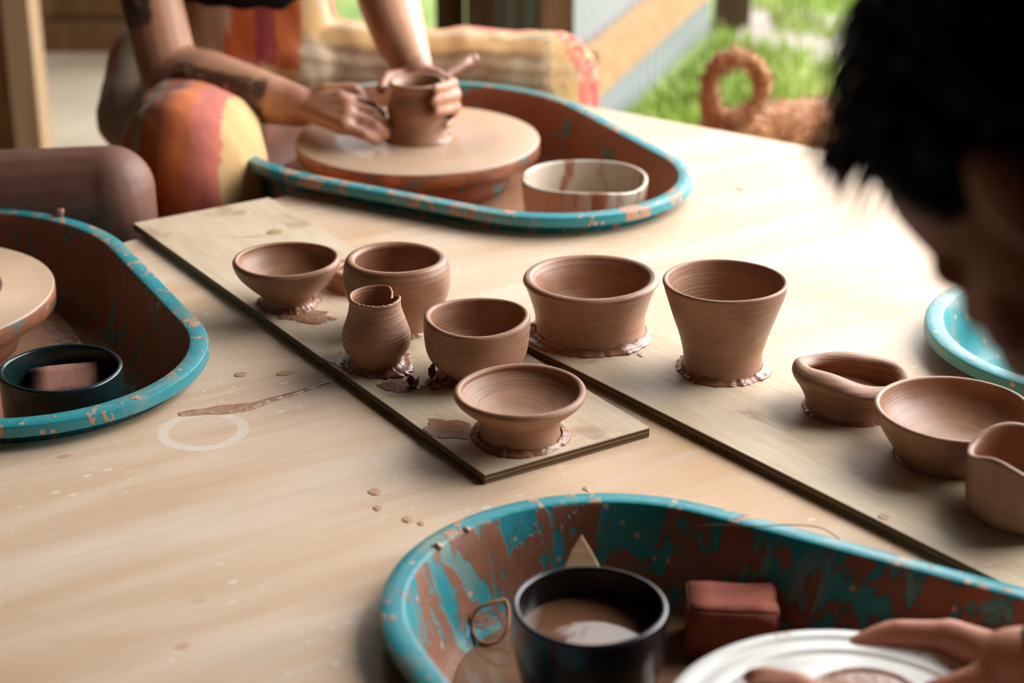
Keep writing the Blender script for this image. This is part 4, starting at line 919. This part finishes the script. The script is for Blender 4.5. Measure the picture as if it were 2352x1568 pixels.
for i in range(60):                        # side hair over the temple and ear
    p = MC@V((rng.uniform(-.04, .025), .076, rng.uniform(.015, .045))); lock(p, MC.to_3x3()@V((.25, .08, -.9)), rng.uniform(.012, .024), rng.uniform(.0009, .0016))
b.build('hair_locks', MT['hair_black'], pc_)
# eyelashes of the eye turned to us
b = MB()
for i in range(7): p = MC@V((.087, .024+.003*i, -.013)); lock(p, MC.to_3x3()@V((.8, .3, -.35)), .009, .0005)
b.build('eyelashes', MT['hair_black'], pc_)
MT['shirt'] = plain('sage_shirt', sr(112, 118, 108), .9, .2, 120)
b = MB(); b.chain([pC+V((0, 0, .05)), pC.lerp(chC, .5)+V((.02, -.02, .03)), chC], [.155, .15, .152]); b.cap(sL, sR, .075, .075); b.cap(chC, chC.lerp(nkC, .45), .11, .08)
b.chain([sR, eR, eR.lerp(wR_, .885)], [.068, .060, .037]); b.chain([sL, eL, eL.lerp(wL, .70)], [.068, .060, .044]); b.remesh('shirt', MT['shirt'], pc_, .008, 5, disp=folds)
b = MB(); b.cap(pC, pC+V((0, 0, .05)), .155, .15)
for h_, k_ in ((hC1, kC1), (hC2, kC2)): a_ = V((k_.x-.02, k_.y, .15)); b.chain([h_, k_, a_], [.105, .078, .065])
b.remesh('trousers', plain('dark_trousers', sr(40, 40, 46), .9, .2, 120), pc_, .008, 5)
st = empty('stool', (pC.x, pC.y, 0)); tag(st, 'wooden stool under the dark haired person', 'stool'); zt = pC.z-.16
lathe_mb([(0, zt-.03), (.15, zt-.03), (.155, zt-.02), (.155, zt-.005), (.15, zt), (0, zt)], 48).build('seat', MT['rough_wood'], st)
for k in range(3): a = 2*PI*k/3+.5; MB().tube([(.1*math.cos(a), .1*math.sin(a), zt-.03), (.14*math.cos(a), .14*math.sin(a), 0)], .016, 10).build('leg', MT['rough_wood'], st)

# ================================================================== the dog
DY = 3.28
m = NT('dog_coat'); o_ = m.obj(); f_ = m.noise(o_, 22, 4); m.B(Base_Color=m.mix(f_, sr(164, 100, 52), sr(214, 152, 94)), Roughness=.8, Sheen_Weight=.5, Sheen_Roughness=.5); m.bump(m.noise(o_, 90, 4), .012, .8); MT['dog'] = m.m
rump, mid, wth = AT(1692, 345, DY), AT(1845, 328, DY+.02), AT(2050, 332, DY+.05)
b = MB(); b.chain([rump, mid, wth], [.074, .078, .092])
b.ell(wth+V((.02, .01, -.02)), (.10, .085, .115)); nkd = wth+V((.13, .03, .12)); b.cap(wth+V((.04, 0, .03)), nkd, .075, .055)
hd = nkd+V((.05, .02, .06)); b.ell(hd, (.07, .06, .062)); b.cap(hd+V((.04, .01, -.015)), hd+V((.105, .02, -.03)), .034, .025)
for s in (-1, 1): b.chain([hd+V((-.01, .055*s, .03)), hd+V((-.0, .075*s, -.03)), hd+V((.01, .072*s, -.075))], [.022, .024, .015])
zt0 = 0.0
for s in (-1, 1):
    h = rump+V((.015, .055*s, -.03)); b.chain([h, V((h.x+.055, h.y, h.z-.13)), V((h.x-.035, h.y, .115)), V((h.x-.02, h.y, .025)), V((h.x+.02, h.y, .022))], [.07, .046, .026, .024, .022])
    f0 = wth+V((.03, .05*s, -.05)); b.chain([f0, V((f0.x-.015, f0.y, f0.z-.11)), V((f0.x, f0.y, .10)), V((f0.x, f0.y, .025)), V((f0.x+.03, f0.y, .022))], [.05, .036, .028, .025, .022])
tl_ = [(1655, 322), (1637, 262), (1628, 205), (1640, 160), (1672, 136), (1708, 136), (1742, 160), (1753, 200), (1741, 238), (1708, 262), (1676, 270)]
tp_ = [AT(x, y, DY-.01-.004*i) for i, (x, y) in enumerate(tl_)]; tr_ = [.028, .018, .016, .0155, .016, .0165, .016, .015, .014, .013, .010]
T2 = cat_rom([(p.x, p.y, p.z) for p in tp_], 3); b.chain([V(p) for p in T2], [interp(list(zip(range(0, 33, 3), tr_)), i) for i in range(len(T2))])
def curls(p, n): return n*(.005*mn.noise(p*28)+.005*abs(mn.noise(p*62)))
dog = b.remesh('dog', MT['dog'], None, .0065, 3, .5, disp=curls); tag(dog, 'curly brown dog with a looped tail standing behind the table', 'dog')
b = MB(); rng = random.Random(4); me = dog.data; vs = []; fs = []; cnt = len(me.vertices)
for i in range(9000):
    v = me.vertices[rng.randrange(cnt)]; n = v.normal; t = n.orthogonal().normalized(); t.rotate(Matrix.Rotation(rng.uniform(0, 6.28), 3, n)); u = n.cross(t); L = rng.uniform(.008, .016); w = .0012; k = len(vs); p = v.co
    q1 = p+n*L*.5+t*L*.25; q2 = p+n*L*.75+t*L*.9; vs += [p-u*w, p+u*w, q1+u*w, q1-u*w, q2]; fs += [(k, k+1, k+2, k+3), (k+3, k+2, k+4)]
b.add(vs, fs).build('fur', MT['dog'], dog)

# ================================================================== light and camera
w = bpy.data.worlds.new('overcast'); bpy.context.scene.world = w; w.use_nodes = True; nt = w.node_tree; bg = nt.nodes['Background']
bg.inputs['Color'].default_value = (1., .985, .975, 1)
az_, el_ = math.radians(32), math.radians(36)
tc = nt.nodes.new('ShaderNodeTexCoord'); dp = nt.nodes.new('ShaderNodeVectorMath'); dp.operation = 'DOT_PRODUCT'; nt.links.new(tc.outputs['Generated'], dp.inputs[0])
dp.inputs[1].default_value = (math.cos(az_)*math.cos(el_), math.sin(az_)*math.cos(el_), math.sin(el_))
def wm(op, a, b):
    n_ = nt.nodes.new('ShaderNodeMath'); n_.operation = op
    for i, v in enumerate((a, b)):
        if hasattr(v, 'links'): nt.links.new(v, n_.inputs[i])
        else: n_.inputs[i].default_value = v
    return n_.outputs[0]
nt.links.new(wm('ADD', wm('MULTIPLY', wm('POWER', wm('MAXIMUM', dp.outputs['Value'], 0.), 5.), 10.2), 2.35), bg.inputs['Strength'])
def portal(loc, rot, sx, sy):
    l = bpy.data.lights.new('sky_portal', 'AREA'); l.shape = 'RECTANGLE'; l.size = sx; l.size_y = sy; l.cycles.is_portal = True
    o = bpy.data.objects.new('sky_portal', l); C.objects.link(o); o.location = loc; o.rotation_euler = rot
portal((1.5, 2.65, 1.23), (0, math.radians(90), 0), 2.46, 2.2)
portal((.6, 4.2, 1.23), (math.radians(-90), 0, 0), 2.2, 2.46)
cd = bpy.data.cameras.new('camera'); cam = bpy.data.objects.new('camera', cd); C.objects.link(cam); bpy.context.scene.camera = cam
cam.location = (0, 0, CZ); cam.rotation_euler = (PI/2-PITCH, 0, 0); cd.sensor_width = 36; cd.lens = F/2352*36; cd.clip_start = .05
cd.dof.use_dof = True; cd.dof.focus_distance = zc(U(1350, 900, BZ)); cd.dof.aperture_fstop = 3.6
sc = bpy.context.scene; vs_ = sc.view_settings; sc.display_settings.display_device = 'sRGB'
vs_.view_transform = 'Standard'; vs_.look = 'None'; vs_.gamma = 1; vs_.use_curve_mapping = False; vs_.exposure = 0.
try: sc.cycles.use_denoising = True
except Exception: pass
sc.cycles.max_bounces = 7; sc.cycles.diffuse_bounces = 4; sc.cycles.caustics_reflective = False; sc.cycles.caustics_refractive = False
